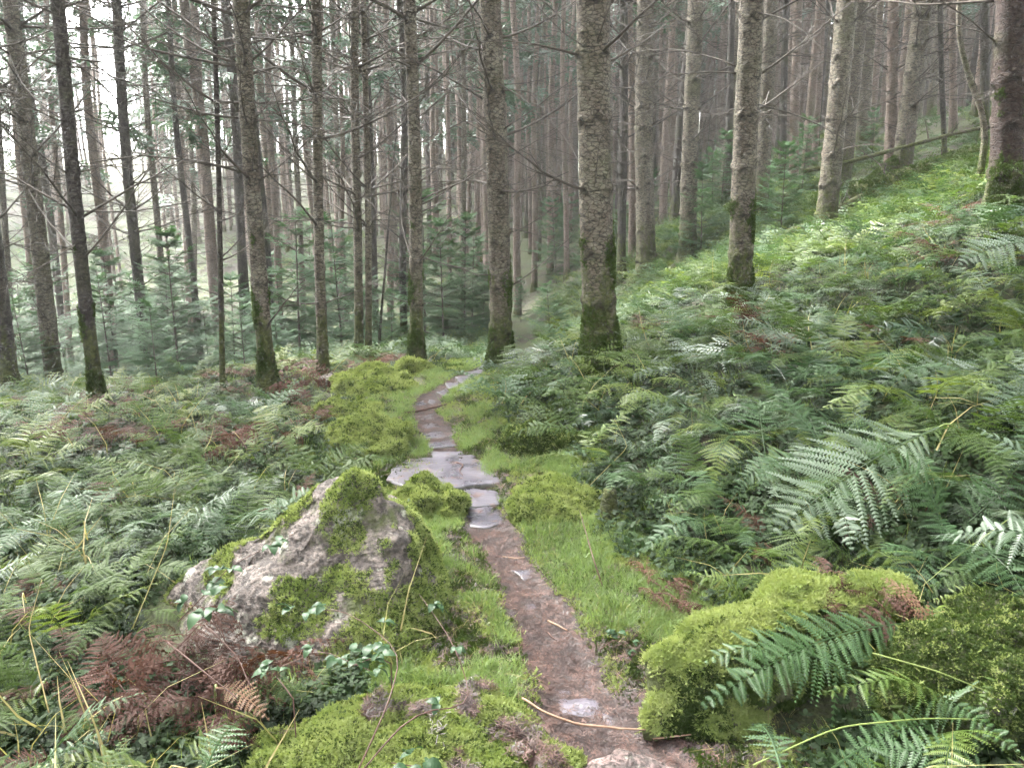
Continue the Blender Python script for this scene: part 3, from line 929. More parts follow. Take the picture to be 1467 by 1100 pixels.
# unseen trees beside and behind the viewpoint, added and thickened to block sky light
sr = np.random.default_rng(99)
sur = []
for gy_ in np.arange(-16, 16, 2.3):
    for gx_ in np.arange(-20, 21, 2.3):
        x, y = gx_ + sr.uniform(-.8, .8), gy_ + sr.uniform(-.8, .8)
        if abs(x) < max(y, 0) * .75 + 2.6: continue
        sur.append((x, y, H(x, y)))
sur = np.array(sur)
dense = []
for k in range(2):
    g, w_ = crown_geo(6.5, 18, 2.0, 970 + k, .62, .06)
    both = MB().merge(g); nq1 = sum(len(q) for q in g.q)
    both.merge(trunk_geo(.12, 19, 975 + k, 7, .5, 8, .2, .75, bumps=False)[0])
    me = both.mesh('side_tree', M['needle']); me.materials.append(M['bark_far'])
    idx = np.zeros(len(me.polygons), np.int32); idx[nq1:] = 1
    me.polygons.foreach_set('material_index', idx); dense.append(me)
scatter('unseen_shade_wood', sur, np.tile([0, 0, 1.0], (len(sur), 1)), RNG.uniform(.95, 1.2, len(sur)), dense, tilt=.015, label='unseen conifers beside and behind the viewpoint, added to block sky light')

# young conifers under the trees
def young_conifer(seed, hgt=2.4):
    r_ = np.random.default_rng(seed); f = MB(); w = MB()
    w.tube(np.array([[0, 0, z] for z in np.linspace(-.1, hgt, 8)]), np.linspace(.022, .004, 8), 6)
    z = .25
    while z < hgt - .05:
        fr = z / hgt
        reach = (.95 * (1 - fr) ** .8 + .06) * (.75 if z < .5 else 1) * hgt / 2.4
        for j in range(int(r_.integers(5, 8))):
            a = r_.uniform(0, 6.28); L = reach * r_.uniform(.65, 1.1); el = .15 + .5 * fr + r_.uniform(-.15, .15)
            Rb = rotz(a) @ roty(-el)
            w.tube(np.array([Rb @ np.array([L * s, 0, -.12 * L * s * s]) + [0, 0, z] for s in (0, .5, 1)]), [.006, .004, .002], 3, False)
            n = max(2, int(L / .13))
            for k in range(n):
                s = .15 + .85 * (k + .5) / n
                p = Rb @ np.array([L * s, 0, -.12 * L * s * s]) + [0, 0, z]
                for q in (-1, 1):
                    sl = (.45 * L * (1.15 - s) + .07) * r_.uniform(.8, 1.2)
                    Q = spray(sl, r_, 5, .011, r_.uniform(.05, .4))
                    R = rotz(a + q * r_.uniform(.5, .95)) @ roty(-el * .6 + r_.uniform(-.1, .2))
                    f.quads(Q @ R.T + p)
            f.quads(spray(.16, r_, 5, .012, .1) @ Rb.T + Rb @ np.array([L, 0, -.12 * L]) + [0, 0, z])
        z += .19 * r_.uniform(.8, 1.2) * hgt / 2.4
    return f, w
YOUNG = []
for k in range(4):
    f, w = young_conifer(1000 + k)
    YOUNG.append((f.mesh('foliage', M['needle_young']), w.mesh('trunk', M['twig'])))
def add_young(x, y, s, k, label, group='young conifers under the trees'):
    t = empty('young_conifer', (x, y, H(x, y) - .03), (RNG.normal(0, .04), RNG.normal(0, .04), RNG.uniform(0, 6.28)), s)
    tag(t, label, 'young conifer', group)
    link('foliage', YOUNG[k % 4][0], t); link('trunk', YOUNG[k % 4][1], t)
YSPOT = [  # px of the stem, depth, height m
 (248, 9.6, 1.9, 'pale blue-green young conifer between two leaning slim trunks'),
 (330, 11.0, 1.6, 'young conifer beside the thin black trunk'),
 (425, 12.0, 2.6, 'tall young conifer between the long-branched conifer and the grey trunk'),
 (490, 13.0, 2.7, 'young conifer just before the close pair of trunks'),
 (395, 9.8, .9, 'small young conifer at the foot of the long-branched conifer'),
 (215, 8.2, 1.0, 'knee-high young conifer standing out front in the left fern bed'),
 (150, 12.0, 1.9, 'young conifer behind the slim dark leaning trunk'),
 (345, 8.4, .9, 'knee-high young conifer at the back of the rusty bracken'),
 (635, 15.0, 2.4, 'bushy green young conifer at the end of the open strip beyond the path'),
 (665, 16.5, 2.6, 'second bushy young conifer beyond the path, next to the thin lit trunk'),
 (608, 17.0, 3.4, 'tallest bushy young conifer behind the path, by the straight trunk'),
 (790, 13.0, 1.2, 'small pale young conifer on the crest of the bank past the path'),
 (1110, 11.5, 1.4, 'bright young conifer on the bank between the scarred trunk and the fallen log'),
 (1000, 13.0, 1.5, 'young conifer in the gap behind the trunk with the mossy foot'),
 (30, 11.0, 1.5, 'young conifer behind the thick dark trunk foot at the wood edge'),
 (556, 14.0, 1.5, 'young conifer between the close pair and the straight trunk'),
]
for i, (px, Y, hh, lab) in enumerate(YSPOT):
    x = at_dist(px, 450, Y)[0]
    add_young(x, Y, hh / 2.4, i, lab)
ny = 0
while ny < 55:
    Y = RNG.uniform(12.5, 27); px = RNG.uniform(-60, 860)
    if px > 560 and (Y < 17.5 or RNG.random() < .4): continue
    x = at_dist(px, 450, Y)[0]
    if any((x - a) ** 2 + (Y - b) ** 2 < .3 for a, b in tree_xy): continue
    add_young(x, Y, RNG.uniform(.8, 2.6) / 2.4, ny, 'dim bushy young conifer among the trunks of the wood', 'young conifers deeper in the wood'); ny += 1
for k in range(10):
    Y = RNG.uniform(13, 24); px = RNG.uniform(880, 1250); x = at_dist(px, 300, Y)[0]
    add_young(x, Y, RNG.uniform(.8, 1.6) / 2.4, k, 'dim bushy young conifer among the trunks of the wood', 'young conifers deeper in the wood')

# leaning thin dead stem and curved saplings, one mesh each
def stick(name, pts, r, mat, label, cat='stick', group=None, sides=8, smooth=True):
    pts = np.asarray(pts, float)
    K = 16; s = np.linspace(0, 1, K); d = np.concatenate([[0], np.cumsum(np.linalg.norm(np.diff(pts, axis=0), axis=1))]); d /= d[-1]
    P = np.stack([np.interp(s, d, pts[:, i]) for i in range(3)], -1)
    P[1:-1] = (P[:-2] + 2 * P[1:-1] + P[2:]) / 4
    P[1:-1] += RNG.normal(0, .12, (K - 2, 3)) * np.mean(r)
    rr = np.interp(s, np.linspace(0, 1, len(np.atleast_1d(r))), np.atleast_1d(r)) * (1 + RNG.normal(0, .05, K))
    base = P[0].copy()
    o = link(name, MB().tube(P - base, rr, sides).mesh(name, M[mat], True), None, base)
    return tag(o, label, cat, group)
b = on_ground(538, 505); b = at_dist(538, 500, 13.0); b[2] = H(b[0], b[1]); tp = at_dist(568, 180, 13.0)
stick('dead_sapling', [b, (b + tp) / 2, tp], [.028, .018, .01], 'bark_dark', 'thin dark dead stem leaning between the close pair and the straight trunk', 'dead tree')
for k, (pp, lab) in enumerate([([(1400, 285), (1412, 200), (1405, 150), (1380, 90), (1372, 30), (1378, -40)], 'curved mossy sapling bowing beside the broad reddish trunk')]):
    Y = 8.2 + k * 3
    P = [at_dist(a, b_, Y) for a, b_ in pp]; P[0][2] = H(P[0][0], Y) - .05
    stick('sapling', P, [.035, .03, .02], 'bark', lab, 'sapling')

# fallen logs on the bank
def fallen_log(pa, Ya, pb, Yb, r, mat, label, lift=.05, moss=True):
    A = at_dist(*pa, Ya); B = at_dist(*pb, Yb)
    P = [A + (B - A) * s for s in np.linspace(0, 1, 10)]
    zt = max(max(H(p[0], p[1]) - p[2] for p in P) * 0, 0)
    P = np.array([[p[0], p[1], max(p[2], H(p[0], p[1]) + lift * .3)] for p in P])
    P[:, 2] = np.convolve(np.pad(P[:, 2], 2, 'edge'), np.ones(5) / 5, 'valid')
    t = empty('fallen_log', P[0]); tag(t, label, 'fallen log', 'fallen logs on the bank')
    me = MB().tube(P - P[0], np.linspace(r, r * .7, len(P)), 14).mesh('trunk', M[mat], True)
    link('trunk', me, t)
    for q in range(5):
        i = RNG.integers(1, 9)
        link('branch_stub', BR_STUB[q % 4], t, (P - P[0])[i], (0, -1.2 + RNG.normal(0, .4), RNG.uniform(0, 6.28)), RNG.uniform(.15, .35))
    if moss:
        pts, nr = sample_mesh(me, 2600); keep = nr[:, 2] > .05
        scatter('moss', pts[keep], nr[keep], RNG.uniform(.02, .035, keep.sum()), MOSS_D, t, label=None)
    return t
fallen_log((1222, 285), 11.5, (1425, 214), 10.4, .19, 'bark_mossy', 'thick mossy fallen log lying up the bank towards the reddish trunk')
fallen_log((1129, 340), 10.6, (1262, 268), 11.4, .07, 'bark', 'pale peeled fallen log beside the leaning pale trunk', moss=False)
fallen_log((1150, 250), 12.4, (1425, 176), 12.0, .035, 'bark', 'thin grey fallen pole resting above the thick mossy log', moss=False)
fallen_log((1195, 312), 12.3, (1300, 215), 13.2, .12, 'bark_mossy', 'short mossy log lying behind the thick mossy one')

# ------------------------------------------------------------------ boulders
def moss_on(parent, me, n, protos, size, keepf, base, name='moss', seed=0):
    P, N_ = sample_mesh(me, n)
    k = keepf(P, N_)
    if k.dtype != bool: k = k + RNG.uniform(-.22, .22, len(k)) > 0
    P, N_ = P[k], N_[k]
    N2 = nz(N_ + [0, 0, .5])
    scatter(name, P - N_ * size * .15, N2, RNG.uniform(size * .7, size * 1.4, len(P)), protos, parent, tilt=.35)

def boulder(name, pts, mat, label, cat='boulder', levels=5, amp=.03, seed=0, freq=3.0, smooth=2, partname='stone'):
    me, base = rock_mesh(pts, partname, M[mat], levels, amp, seed, smooth, freq)
    t = empty(name, base); tag(t, label, cat)
    link(partname, me, t)
    return t, me, base

# the pointed boulder
bp = [(-.62, 3.0, .53), (-.52, 2.97, .49), (-.74, 3.06, .49), (-.60, 3.25, .46),     # peak
      (-.42, 3.00, .36), (-.34, 2.98, .20), (-.2, 2.7, -.1), (-.27, 2.55, -.12), (-.36, 2.6, .06), (-.28, 3.3, -.1), (-.32, 3.35, .12),
      (-.45, 2.55, .0), (-.52, 2.46, -.12), (-.75, 2.46, -.14), (-.80, 2.60, .12), (-1.0, 2.55, -.1),
      (-.95, 2.95, .37), (-.82, 2.8, .33), (-1.25, 3.05, .16), (-1.45, 3.1, .0), (-1.5, 2.95, -.15), (-1.35, 2.7, -.15), (-1.4, 3.4, -.15), (-.8, 3.5, -.1), (-.5, 3.5, -.1)]
bt, bme, bbase = boulder('pointed_boulder', bp, 'rock', 'big pointed pink-grey boulder with lichen spots and moss running down it', levels=6, amp=.05, seed=4, smooth=0, freq=3.2)
BIG_BOULDER = (bme, bbase)
def keep_big(P, N_):
    nv = vnoise(P, 4.5, 3.0)
    W = P + bbase
    right = smoothstep(W[:, 0], -.75, -.45)
    low = smoothstep(-W[:, 2], -.32, .05)
    cap = np.exp(-(((W[:, 0] + .6) / .1) ** 2 + ((W[:, 2] - .55) / .06) ** 2)) * 1.3
    s = nv * 1.7 + right * .78 + low * .42 + cap * .8 - .62 + .15 * N_[:, 2]
    return s
moss_on(bt, bme, 60000, MOSS_B * 2 + MOSS_D, .0125, keep_big, bbase)

def keep_all(thr=-.2, f=5, sd=1.0, updir=.5):
    return lambda P, N_: vnoise(P, f, sd) + N_[:, 2] * updir - thr

SMALL = [ # cx, cy, rx, ry, h, rot, moss n, moss protos, label, category
 (-.28, 1.98, .52, .38, .14, .1, 14000, 'B', 'low moss-covered mound bulging beside the near end of the path', 'mossy mound'),
 (-.44, 4.0, .24, .24, .13, 0, 4500, 'B', 'small rounded mossy rock just before the big wet slab', 'mossy rock'),
 (.24, 4.0, .3, .34, .11, .2, 6500, 'B', 'broad bright mossy rock at the path beyond the wet slabs', 'mossy rock'),
 (-.98, 5.1, .32, .36, .16, .2, 5000, 'B', 'rounded mossy rock behind the tip of the pointed boulder', 'mossy rock'),
 (.18, 4.95, .34, .18, .16, -.2, 4500, 'D', 'dark mossy rock at the far corner of the wet slab', 'mossy rock'),
 (-1.25, 7.0, .45, .6, .15, .1, 5200, 'B', 'long mossy hump on the outer bank of the path bend', 'mossy rock'),
 (-.92, 7.6, .16, .15, .14, 0, 3000, 'B', 'little mossy stone at the foot of the straight trunk', 'mossy rock'),
 (-1.3, 5.9, .32, .4, .11, .4, 3600, 'B', 'low mossy rock on the bank short of the long hump', 'mossy rock'),
 (1.6, 2.2, .5, .32, .2, .15, 9000, 'D', 'dark green mossy hummock under the near ferns on the bank', 'mossy mound'),
 (-1.72, 7.3, .16, .13, .14, 0, 0, 'D', 'small bare pinkish stone among the rusty bracken', 'stone'),
 (-2.3, 3.1, .12, .1, .12, 0, 0, 'D', 'small grey stone half sunk in the near ferns', 'stone'),
]
SMALL_FOOT = []
for i, (cx, cyy, rx, ry, hh, rot, nm, mp, lab, cat) in enumerate(SMALL):
    pts = dome_pts(cx, cyy, rx, ry, hh, rot, seed=i, flat=.45)
    t, me, base = boulder({'stone': 'stone', 'mossy mound': 'mossy_mound'}.get(cat, 'mossy_rock'), pts, 'rock_moss' if nm else 'rock', lab, cat, 5, .07 if i else .05, i + 10, 4.5, 1, 'stone' if cat != 'stone' else 'rock_face')
    SMALL_FOOT.append((cx, cyy, max(rx, ry)))
    if nm: moss_on(t, me, nm * 3, (MOSS_B + MOSS_D[:1]) if mp == 'B' else (MOSS_D * 2 + MOSS_B[:1]), .013 if cyy < 3 else .016 if cyy < 6 else .024, keep_all(-.38 if i == 0 else -.3 if i < 5 else -.42, 6, i * 2.0), base)

# moss creeping up the nearest trunks
for t_, tm_, b_, w_ in MOSSY_TRUNKS:
    if b_[1] > 9.5 or w_ < 20: continue
    P_, N_ = sample_mesh(tm_, 90000)
    k_ = P_[:, 2] < 1.5
    P_, N_ = P_[k_], N_[k_]
    k_ = vnoise(P_ * np.array([1, 1, .6]), 5, 2.0) - P_[:, 2] * .75 + .25 + RNG.uniform(-.2, .2, len(P_)) > 0
    P_, N_ = P_[k_][:9000], N_[k_][:9000]
    scatter('moss', P_, nz(N_ + [0, 0, -.2]), RNG.uniform(.01, .022, len(P_)), MOSS_D, t_, tilt=.4)

# the right mossy boulder, long and sloping
rp = []
for s, (cx, cyy, w, zt) in enumerate([(.43, 2.24, .11, .20), (.57, 2.27, .17, .25), (.78, 2.36, .21, .32), (1.0, 2.48, .22, .36), (1.2, 2.6, .2, .33), (1.45, 2.72, .18, .22)]):
    zb = H(cx, cyy) - .2
    rp += [(cx, cyy - w, zb), (cx, cyy + w, zb), (cx - .02, cyy - w * .95, zb + .22 + s * .02), (cx + .02, cyy - w * .5, zt - .05), (cx, cyy, zt), (cx, cyy + w * .6, zt - .05), (cx, cyy + w, zt - .14)]
rt, rme, rbase = boulder('mossy_boulder', rp, 'rock_moss', 'long boulder blanketed in thick yellow-green moss beside the ferns', levels=4, amp=.045, seed=33, smooth=0, freq=4)
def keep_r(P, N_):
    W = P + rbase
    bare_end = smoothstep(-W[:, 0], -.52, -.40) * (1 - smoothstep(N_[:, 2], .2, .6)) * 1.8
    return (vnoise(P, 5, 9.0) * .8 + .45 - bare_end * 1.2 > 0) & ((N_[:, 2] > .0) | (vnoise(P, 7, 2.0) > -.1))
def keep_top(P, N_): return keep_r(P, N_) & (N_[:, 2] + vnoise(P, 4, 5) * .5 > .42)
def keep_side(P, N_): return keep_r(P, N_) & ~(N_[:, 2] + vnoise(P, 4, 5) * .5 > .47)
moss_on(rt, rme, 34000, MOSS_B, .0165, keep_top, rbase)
moss_on(rt, rme, 34000, MOSS_D, .0165, keep_side, rbase, name='painted_shade_moss')  # darker tufts on the steep faces paint in their shade

# ------------------------------------------------------------------ flagstones of the path (parts of the path)
def flagstone(poly, thick, seed, parent=path, zoff=.012, mat='slab', name='flagstone', plane=None, tiltx=0):
    """poly: list of (px,py) outline; laid on the path surface"""
    r_ = np.random.default_rng(seed)
    W = []
    for a, b_ in poly:
        p = on_ground(a, b_, zoff); p[1] = min(p[1], 8.3); W.append(p)
    W = np.array(W); c = W.mean(0)
    # densify outline with a wobbly edge
    out = []
    for i in range(len(W)):
        p, q = W[i], W[(i + 1) % len(W)]
        L = np.linalg.norm(q - p); n = max(2, int(L / .035))
        for k in range(n):
            e = p + (q - p) * k / n
            if k: e = e + np.append(r_.normal(0, .009, 2), 0)
            out.append(e)
    out = np.array(out); n = len(out)
    zt = float(np.max(height(W[:, 0], W[:, 1]))) * .5 + float(np.mean(height(W[:, 0], W[:, 1]))) * .5 + zoff
    rings = [(1.0, -thick), (1.0, -.012), (.985, -.003), (.96, 0), (.8, .001), (.55, .002), (.28, .002)]
    mb = MB(); V = []
    for f, dz in rings:
        ring = c + (out - c) * f; ring[:, 2] = zt + dz
        ring[:, 2] += np.array([mnoise.noise(Vector((x * 6, y * 6, seed))) for x, y in ring[:, :2]]) * .006 + (ring[:, 0] - c[0]) * tiltx
        V.append(ring)
    V = np.concatenate(V + [np.array([[c[0], c[1], zt + .002]])])
    q = []
    for k in range(len(rings) - 1):
        for j in range(n):
            q.append([k * n + j, k * n + (j + 1) % n, (k + 1) * n + (j + 1) % n, (k + 1) * n + j])
    t = [[(len(rings) - 1) * n + j, (len(rings) - 1) * n + (j + 1) % n, len(V) - 1] for j in range(n)]
    base = np.array([c[0], c[1], zt - thick])
    me = MB().add(V - base, q, t).mesh(name, M[mat], False)
    bm = bmesh.new(); bm.from_mesh(me); bmesh.ops.recalc_face_normals(bm, faces=bm.faces); bm.to_mesh(me); bm.free()
    me.polygons.foreach_set('use_smooth', np.ones(len(me.polygons), bool))
    return link(name, me, parent, base)
flagstone([(578, 658), (675, 654), (700, 665), (728, 683), (716, 692), (676, 703), (640, 707), (575, 700), (553, 690), (560, 676)], .14, 1, zoff=.018)
flagstone([(598, 708), (668, 702), (712, 706), (722, 722), (700, 727), (634, 733), (600, 727)], .08, 2, zoff=.016)
flagstone([(667, 728), (715, 724), (722, 752), (697, 758), (673, 755)], .06, 3, zoff=.014)
STEPS = [([(732, 822), (768, 818), (785, 826), (750, 836)], 4), ([(735, 868), (765, 866), (770, 876), (742, 880)], 5),
 ([(785, 1008), (840, 1006), (880, 1022), (868, 1032), (800, 1030)], 6), ([(780, 990), (818, 992), (822, 1001), (784, 1000)], 7),
 ([(835, 975), (856, 972), (868, 985), (850, 994), (836, 990)], 8), ([(862, 1026), (905, 1036), (900, 1052), (868, 1044)], 9),
 ([(770, 890), (790, 886), (800, 896), (778, 900)], 10), ([(612, 648), (668, 646), (672, 652), (616, 655)], 11),
 ([(606, 634), (650, 630), (656, 641), (610, 643)], 12), ([(600, 621), (640, 617), (646, 626), (604, 629)], 13), ([(596, 608), (628, 606), (632, 613), (599, 616)], 14),
 ([(593, 596), (622, 595), (625, 602), (596, 604)], 15), ([(590, 578), (606, 574), (612, 581), (596, 584)], 16), ([(614, 574), (632, 573), (630, 580), (616, 580)], 17),
 ([(638, 552), (656, 550), (660, 557), (642, 559)], 18), ([(652, 544), (676, 541), (682, 549), (660, 552)], 19), ([(664, 536), (692, 532), (694, 539), (672, 543)], 20), ([(678, 529), (698, 527), (696, 532), (680, 534)], 21),
 ([(640, 560), (624, 566), (640, 570), (652, 565)], 23)]
for poly, sd in STEPS:
    flagstone(poly, .05, sd, zoff=.009 if sd > 10 else .007)
# pink bedrock step at the near end
hp = [(x, y, z) for x, y, z in [(.06, 1.72, -.15), (.10, 2.08, -.12), (.14, 1.98, .03), (.10, 1.78, .055), (.30, 2.1, .0), (.33, 2.0, .045), (.52, 1.98, .0), (.6, 1.8, .015), (.55, 1.6, .0), (.3, 1.6, .06), (.62, 1.7, -.15), (.5, 2.05, -.12), (.3, 1.5, .05), (.1, 1.5, .04), (.6, 1.4, -.1), (.05, 1.4, -.1)]]
me_, b_ = rock_mesh(hp, 'bedrock', M['rock_pink'], 5, .03, 71, 1, 5)
link('bedrock', me_, path, b_)

# ------------------------------------------------------------------ grass, moss, litter by the path
def in_rock(x, y, pad=0.0):
    r = ((x + .9) / .6) ** 2 + ((y - 2.95) / .42) ** 2 < (1 + pad) ** 2
    for cx, cyy, rr in SMALL_FOOT[:8]: r = r | ((x - cx) ** 2 + (y - cyy) ** 2 < (rr * .8 + pad * .3) ** 2)
    r = r | (((x - .9) * .9 + (y - 2.4) * .42) ** 2 / .33 + (-(x - .9) * .42 + (y - 2.4) * .9) ** 2 / .07 < 1)
    return r
def strip_points(n, y0, y1, dmin, dmax, side, power=1.0, seed=0):
    r_ = np.random.default_rng(seed)
    y = y0 + (y1 - y0) * r_.random(n) ** 1.25
    d = dmin + (dmax - dmin) * r_.random(n) ** power
    x = path_x(y) + side * (path_half(y) * .92 + d)
    k = ~in_rock(x, y)
    x, y = x[k], y[k]
    return x, y
def put(name, x, y, protos, s0, s1, label=None, lift=0.0, tilt=.25):
    z = height(x, y) + lift
    return scatter(name, np.stack([x, y, z], -1), ground_normals(x, y), RNG.uniform(s0, s1, len(x)) , protos, tilt=tilt, label=label)
gx, gy = [], []
for sd, (n, y0, y1, a, b_, side, pw) in enumerate([(9000, 2.2, 4.6, 0, .55, -1, 1.0), (8500, 2.4, 5.2, 0, .55, 1, 1.1), (4500, 4.6, 8.5, 0, .35, -1, 1.2), (3500, 5, 8.5, .0, .4, 1, 1.2)]):
    x, y = strip_points(n, y0, y1, a, b_, side, pw, sd)
    k = np.array([mnoise.noise(Vector((a_ * 2.2, b2 * 2.2, 3))) + .6 * mnoise.noise(Vector((a_ * 9, b2 * 9, 7))) for a_, b2 in zip(x, y)]) > -.06
    gx.append(x[k]); gy.append(y[k])
gx, gy = np.concatenate(gx), np.concatenate(gy)
put('grass', gx, gy, GRASS, .03, .075, 'fine bright green grass growing along both sides of the path', -.005)
mx, my = [], []
for sd, (n, y0, y1, a, b_, side, pw) in enumerate([(15000, 1.7, 4.8, -.03, .75, -1, 1.1), (14000, 1.9, 5.2, -.03, .7, 1, 1.2), (9000, 4.6, 9, -.02, .9, -1, 1.2), (9000, 5, 9, -.02, .9, 1, 1.3)]):
    x, y = strip_points(n, y0, y1, a, b_, side, pw, 10 + sd)
    mx.append(x); my.append(y)
mx, my = np.concatenate(mx), np.concatenate(my)
nn = np.array([mnoise.noise(Vector((a_ * 3, b2 * 3, 9))) for a_, b2 in zip(mx, my)])
k = nn > .02
sc_ = .6 + .4 * np.clip((my - 2) / 4, 0, 1.5)
put('ground_moss', mx[k], my[k], MOSS_B + MOSS_D[:1], .018, .034, 'cushions of yellow-green moss on the ground beside the path', -.002, .4)
put('dark_ground_moss', mx[~k], my[~k], MOSS_D, .02, .035, 'darker moss cushions on the ground near the path', -.002, .4)
# needle litter on the path
ly = .9 + RNG.random(17000) ** 1.3 * 8.0
lx = path_x(ly) + RNG.normal(0, .6, len(ly)) * path_half(ly)
ok = np.abs(lx - path_x(ly)) < path_half(ly) * 1.45
lx, ly = lx[ok], ly[ok]
onslab = ((ly > 3.72) & (ly < 5.05)) & (RNG.random(len(ly)) > .12 + .6 * (np.abs(lx - path_x(ly)) > path_half(ly) * .75))
lx, ly = lx[~onslab], ly[~onslab]
put('needle_litter', lx, ly, LITTER, .014, .034, 'fallen brown needles and twigs strewn along the path', .012, .12)
# needles lying on the near mound
i0 = [c for c in bpy.data.objects if c.name.startswith('mossy_mound')][0]
st0 = [c for c in i0.children if c.type == 'MESH' and c.name.startswith('stone')][0]
P_, N_ = sample_mesh(st0.data, 9000)
k_ = (N_[:, 2] > .4) & (vnoise(P_, 5, 4.0) + RNG.uniform(-.15, .15, len(P_)) + (P_[:, 0] > .12) * .3 > .5)
scatter('needle_litter', P_[k_] + N_[k_] * .012 + np.array(i0.location), N_[k_], RNG.uniform(.015, .035, k_.sum()), LITTER, tilt=.2, label='brown needles caught in the moss of the near mound')
vy = 1.8 + RNG.random(4200) ** 1.2 * 5.5; vs = RNG.choice([-1, 1], 4200); vx = path_x(vy) + vs * (path_half(vy) + np.abs(RNG.normal(0, .22, 4200)))
k_ = ~in_rock(vx, vy)
put('verge_litter', vx[k_], vy[k_], LITTER, .012, .03, 'brown needles and scraps caught in the grass beside the path', .014, .3)
k_ = RNG.random(4200) < .3
put('verge_straw', vx[k_], vy[k_], STRAW, .04, .1, 'short dead straw blades in the grass beside the path', 0, .4)
# undergrowth beneath the ferns
n = 36000
uy = 1.4 + RNG.random(n) ** 1.4 * 11; ux = RNG.uniform(-1, 1, n) * (uy * .72 + .6)
ok = (np.abs(ux - path_x(uy)) > .6 + .12 * np.sin(uy * 3)) & ~in_rock(ux, uy)
put('undergrowth', ux[ok], uy[ok], HERB + [GRASS[0]], .035, .095, 'low green undergrowth of small leaves beneath the ferns')
n = 360
sy = 1.6 + RNG.random(n) ** 1.3 * 9; sx = RNG.uniform(-1, 1, n) * (sy * .7 + .5)
ok = (np.abs(sx - path_x(sy)) > .5) & ~in_rock(sx, sy)
put('dry_grass', sx[ok], sy[ok], STRAW, .18, .42, 'thin straw-coloured grass blades standing among the ferns', 0, .35)

# ------------------------------------------------------------------ ferns
def frond_geo(pts, up, width, npin=20, npul=11, droop=.25, seed=0, stalk=.22, profile='shield', rr=.004, sweep=.35, ragged=.12):
    """twice-cut fern frond along the polyline pts"""
    r_ = np.random.default_rng(seed)
    pts = np.asarray(pts, float)
    d = np.concatenate([[0], np.cumsum(np.linalg.norm(np.diff(pts, axis=0), axis=1))]); tot = d[-1]; d = d / tot
    def at(s): return np.stack([np.interp(s, d, pts[:, i]) for i in range(3)], -1)
    s = stalk + (1 - stalk) * (np.linspace(0, .985, npin))
    p = at(s); T = nz(at(np.minimum(s + .02, 1)) - at(s - .02))
    upv = np.broadcast_to(np.asarray(up, float), T.shape)
    Nn = nz(upv - T * np.sum(upv * T, -1, keepdims=True)); S = np.cross(T, Nn)
    f = (s - stalk) / (1 - stalk)
    if profile == 'shield': prof = np.interp(f, [0, .08, .3, .7, 1], [.75, 1, .92, .5, .04])
    else: prof = np.interp(f, [0, .15, .4, .75, 1], [.35, .75, 1, .6, .04])
    u = np.linspace(.08, .97, npul)
    side = np.array([-1.0, 1.0])
    # arrays: station i, side j, u k, side2 l
    L = width * prof[:, None] * (1 + r_.normal(0, ragged, (npin, 2)))
    L = np.where(r_.random((npin, 2)) < .07, L * r_.uniform(.2, .6, (npin, 2)), L)
    sw = sweep + r_.normal(0, .14, (npin, 2))
    D = nz(S[:, None] * side[None, :, None] + T[:, None] * sw[..., None] + Nn[:, None] * (r_.normal(.02, .2, (npin, 2)))[..., None])
    Pos = p[:, None, None] + D[:, :, None] * (L[..., None] * u)[..., None] - Nn[:, None, None] * (droop * L[..., None] * u ** 2)[..., None]
    gap = width * .9 / npul
    pl = np.minimum((1 - stalk) * tot / npin * .62, 1) * (1 + 0 * u) * np.interp(u, [0, .2, .6, 1], [.75, 1, .85, .2])
    pl = np.broadcast_to(pl, L.shape + (npul,)) * (.55 + .45 * prof[:, None, None])
    E = nz(np.cross(D, Nn[:, None]))
    w = (L[..., None] / npul * .43)[..., None] * np.ones((1, 1, npul, 1))
    Q = []
    for l in (-1.0, 1.0):
        e = nz(E * l + D * .45)[:, :, None] * pl[..., None] - Nn[:, None, None] * (pl * .22)[..., None]
        DD = D[:, :, None] * w
        Q.append(np.stack([Pos - DD, Pos + DD, Pos + e + DD * .35, Pos + e - DD * .15], -2))
    mb = MB().quads(np.concatenate([q.reshape(-1, 4, 3) for q in Q]))
    # midribs of the pinnae
    e0 = p[:, None] + 0 * D; e1 = p[:, None] + D * L[..., None] - Nn[:, None] * (droop * L)[..., None]
    mid_ = p[:, None] + D * (L * .5)[..., None] - Nn[:, None] * (droop * L * .25)[..., None]
    tt = T[:, None] * .0014
    mb.quads(np.stack([e0 - tt, e0 + tt, mid_ + tt, mid_ - tt], -2)); mb.quads(np.stack([mid_ - tt, mid_ + tt, e1, e1], -2)[:, :, :, :])
    k = at(np.linspace(0, 1, 9)); mb.tube(k, rr * (1 - .85 * np.linspace(0, 1, 9)), 4, False)
    return mb

def arc(L, el0, el1, n=12, side=0.0):
    s = np.linspace(0, 1, n); el = el0 + (el1 - el0) * s ** .8
    dx = np.cos(el) * L / (n - 1); dz = np.sin(el) * L / (n - 1)
    x = np.concatenate([[0], np.cumsum(dx[:-1])]); z = np.concatenate([[0], np.cumsum(dz[:-1])])
    return np.stack([x, side * s ** 2 * L + .03 * L * np.sin(s * 5 + side * 40), z + .02 * L * np.sin(s * 9 + side * 90)], -1)

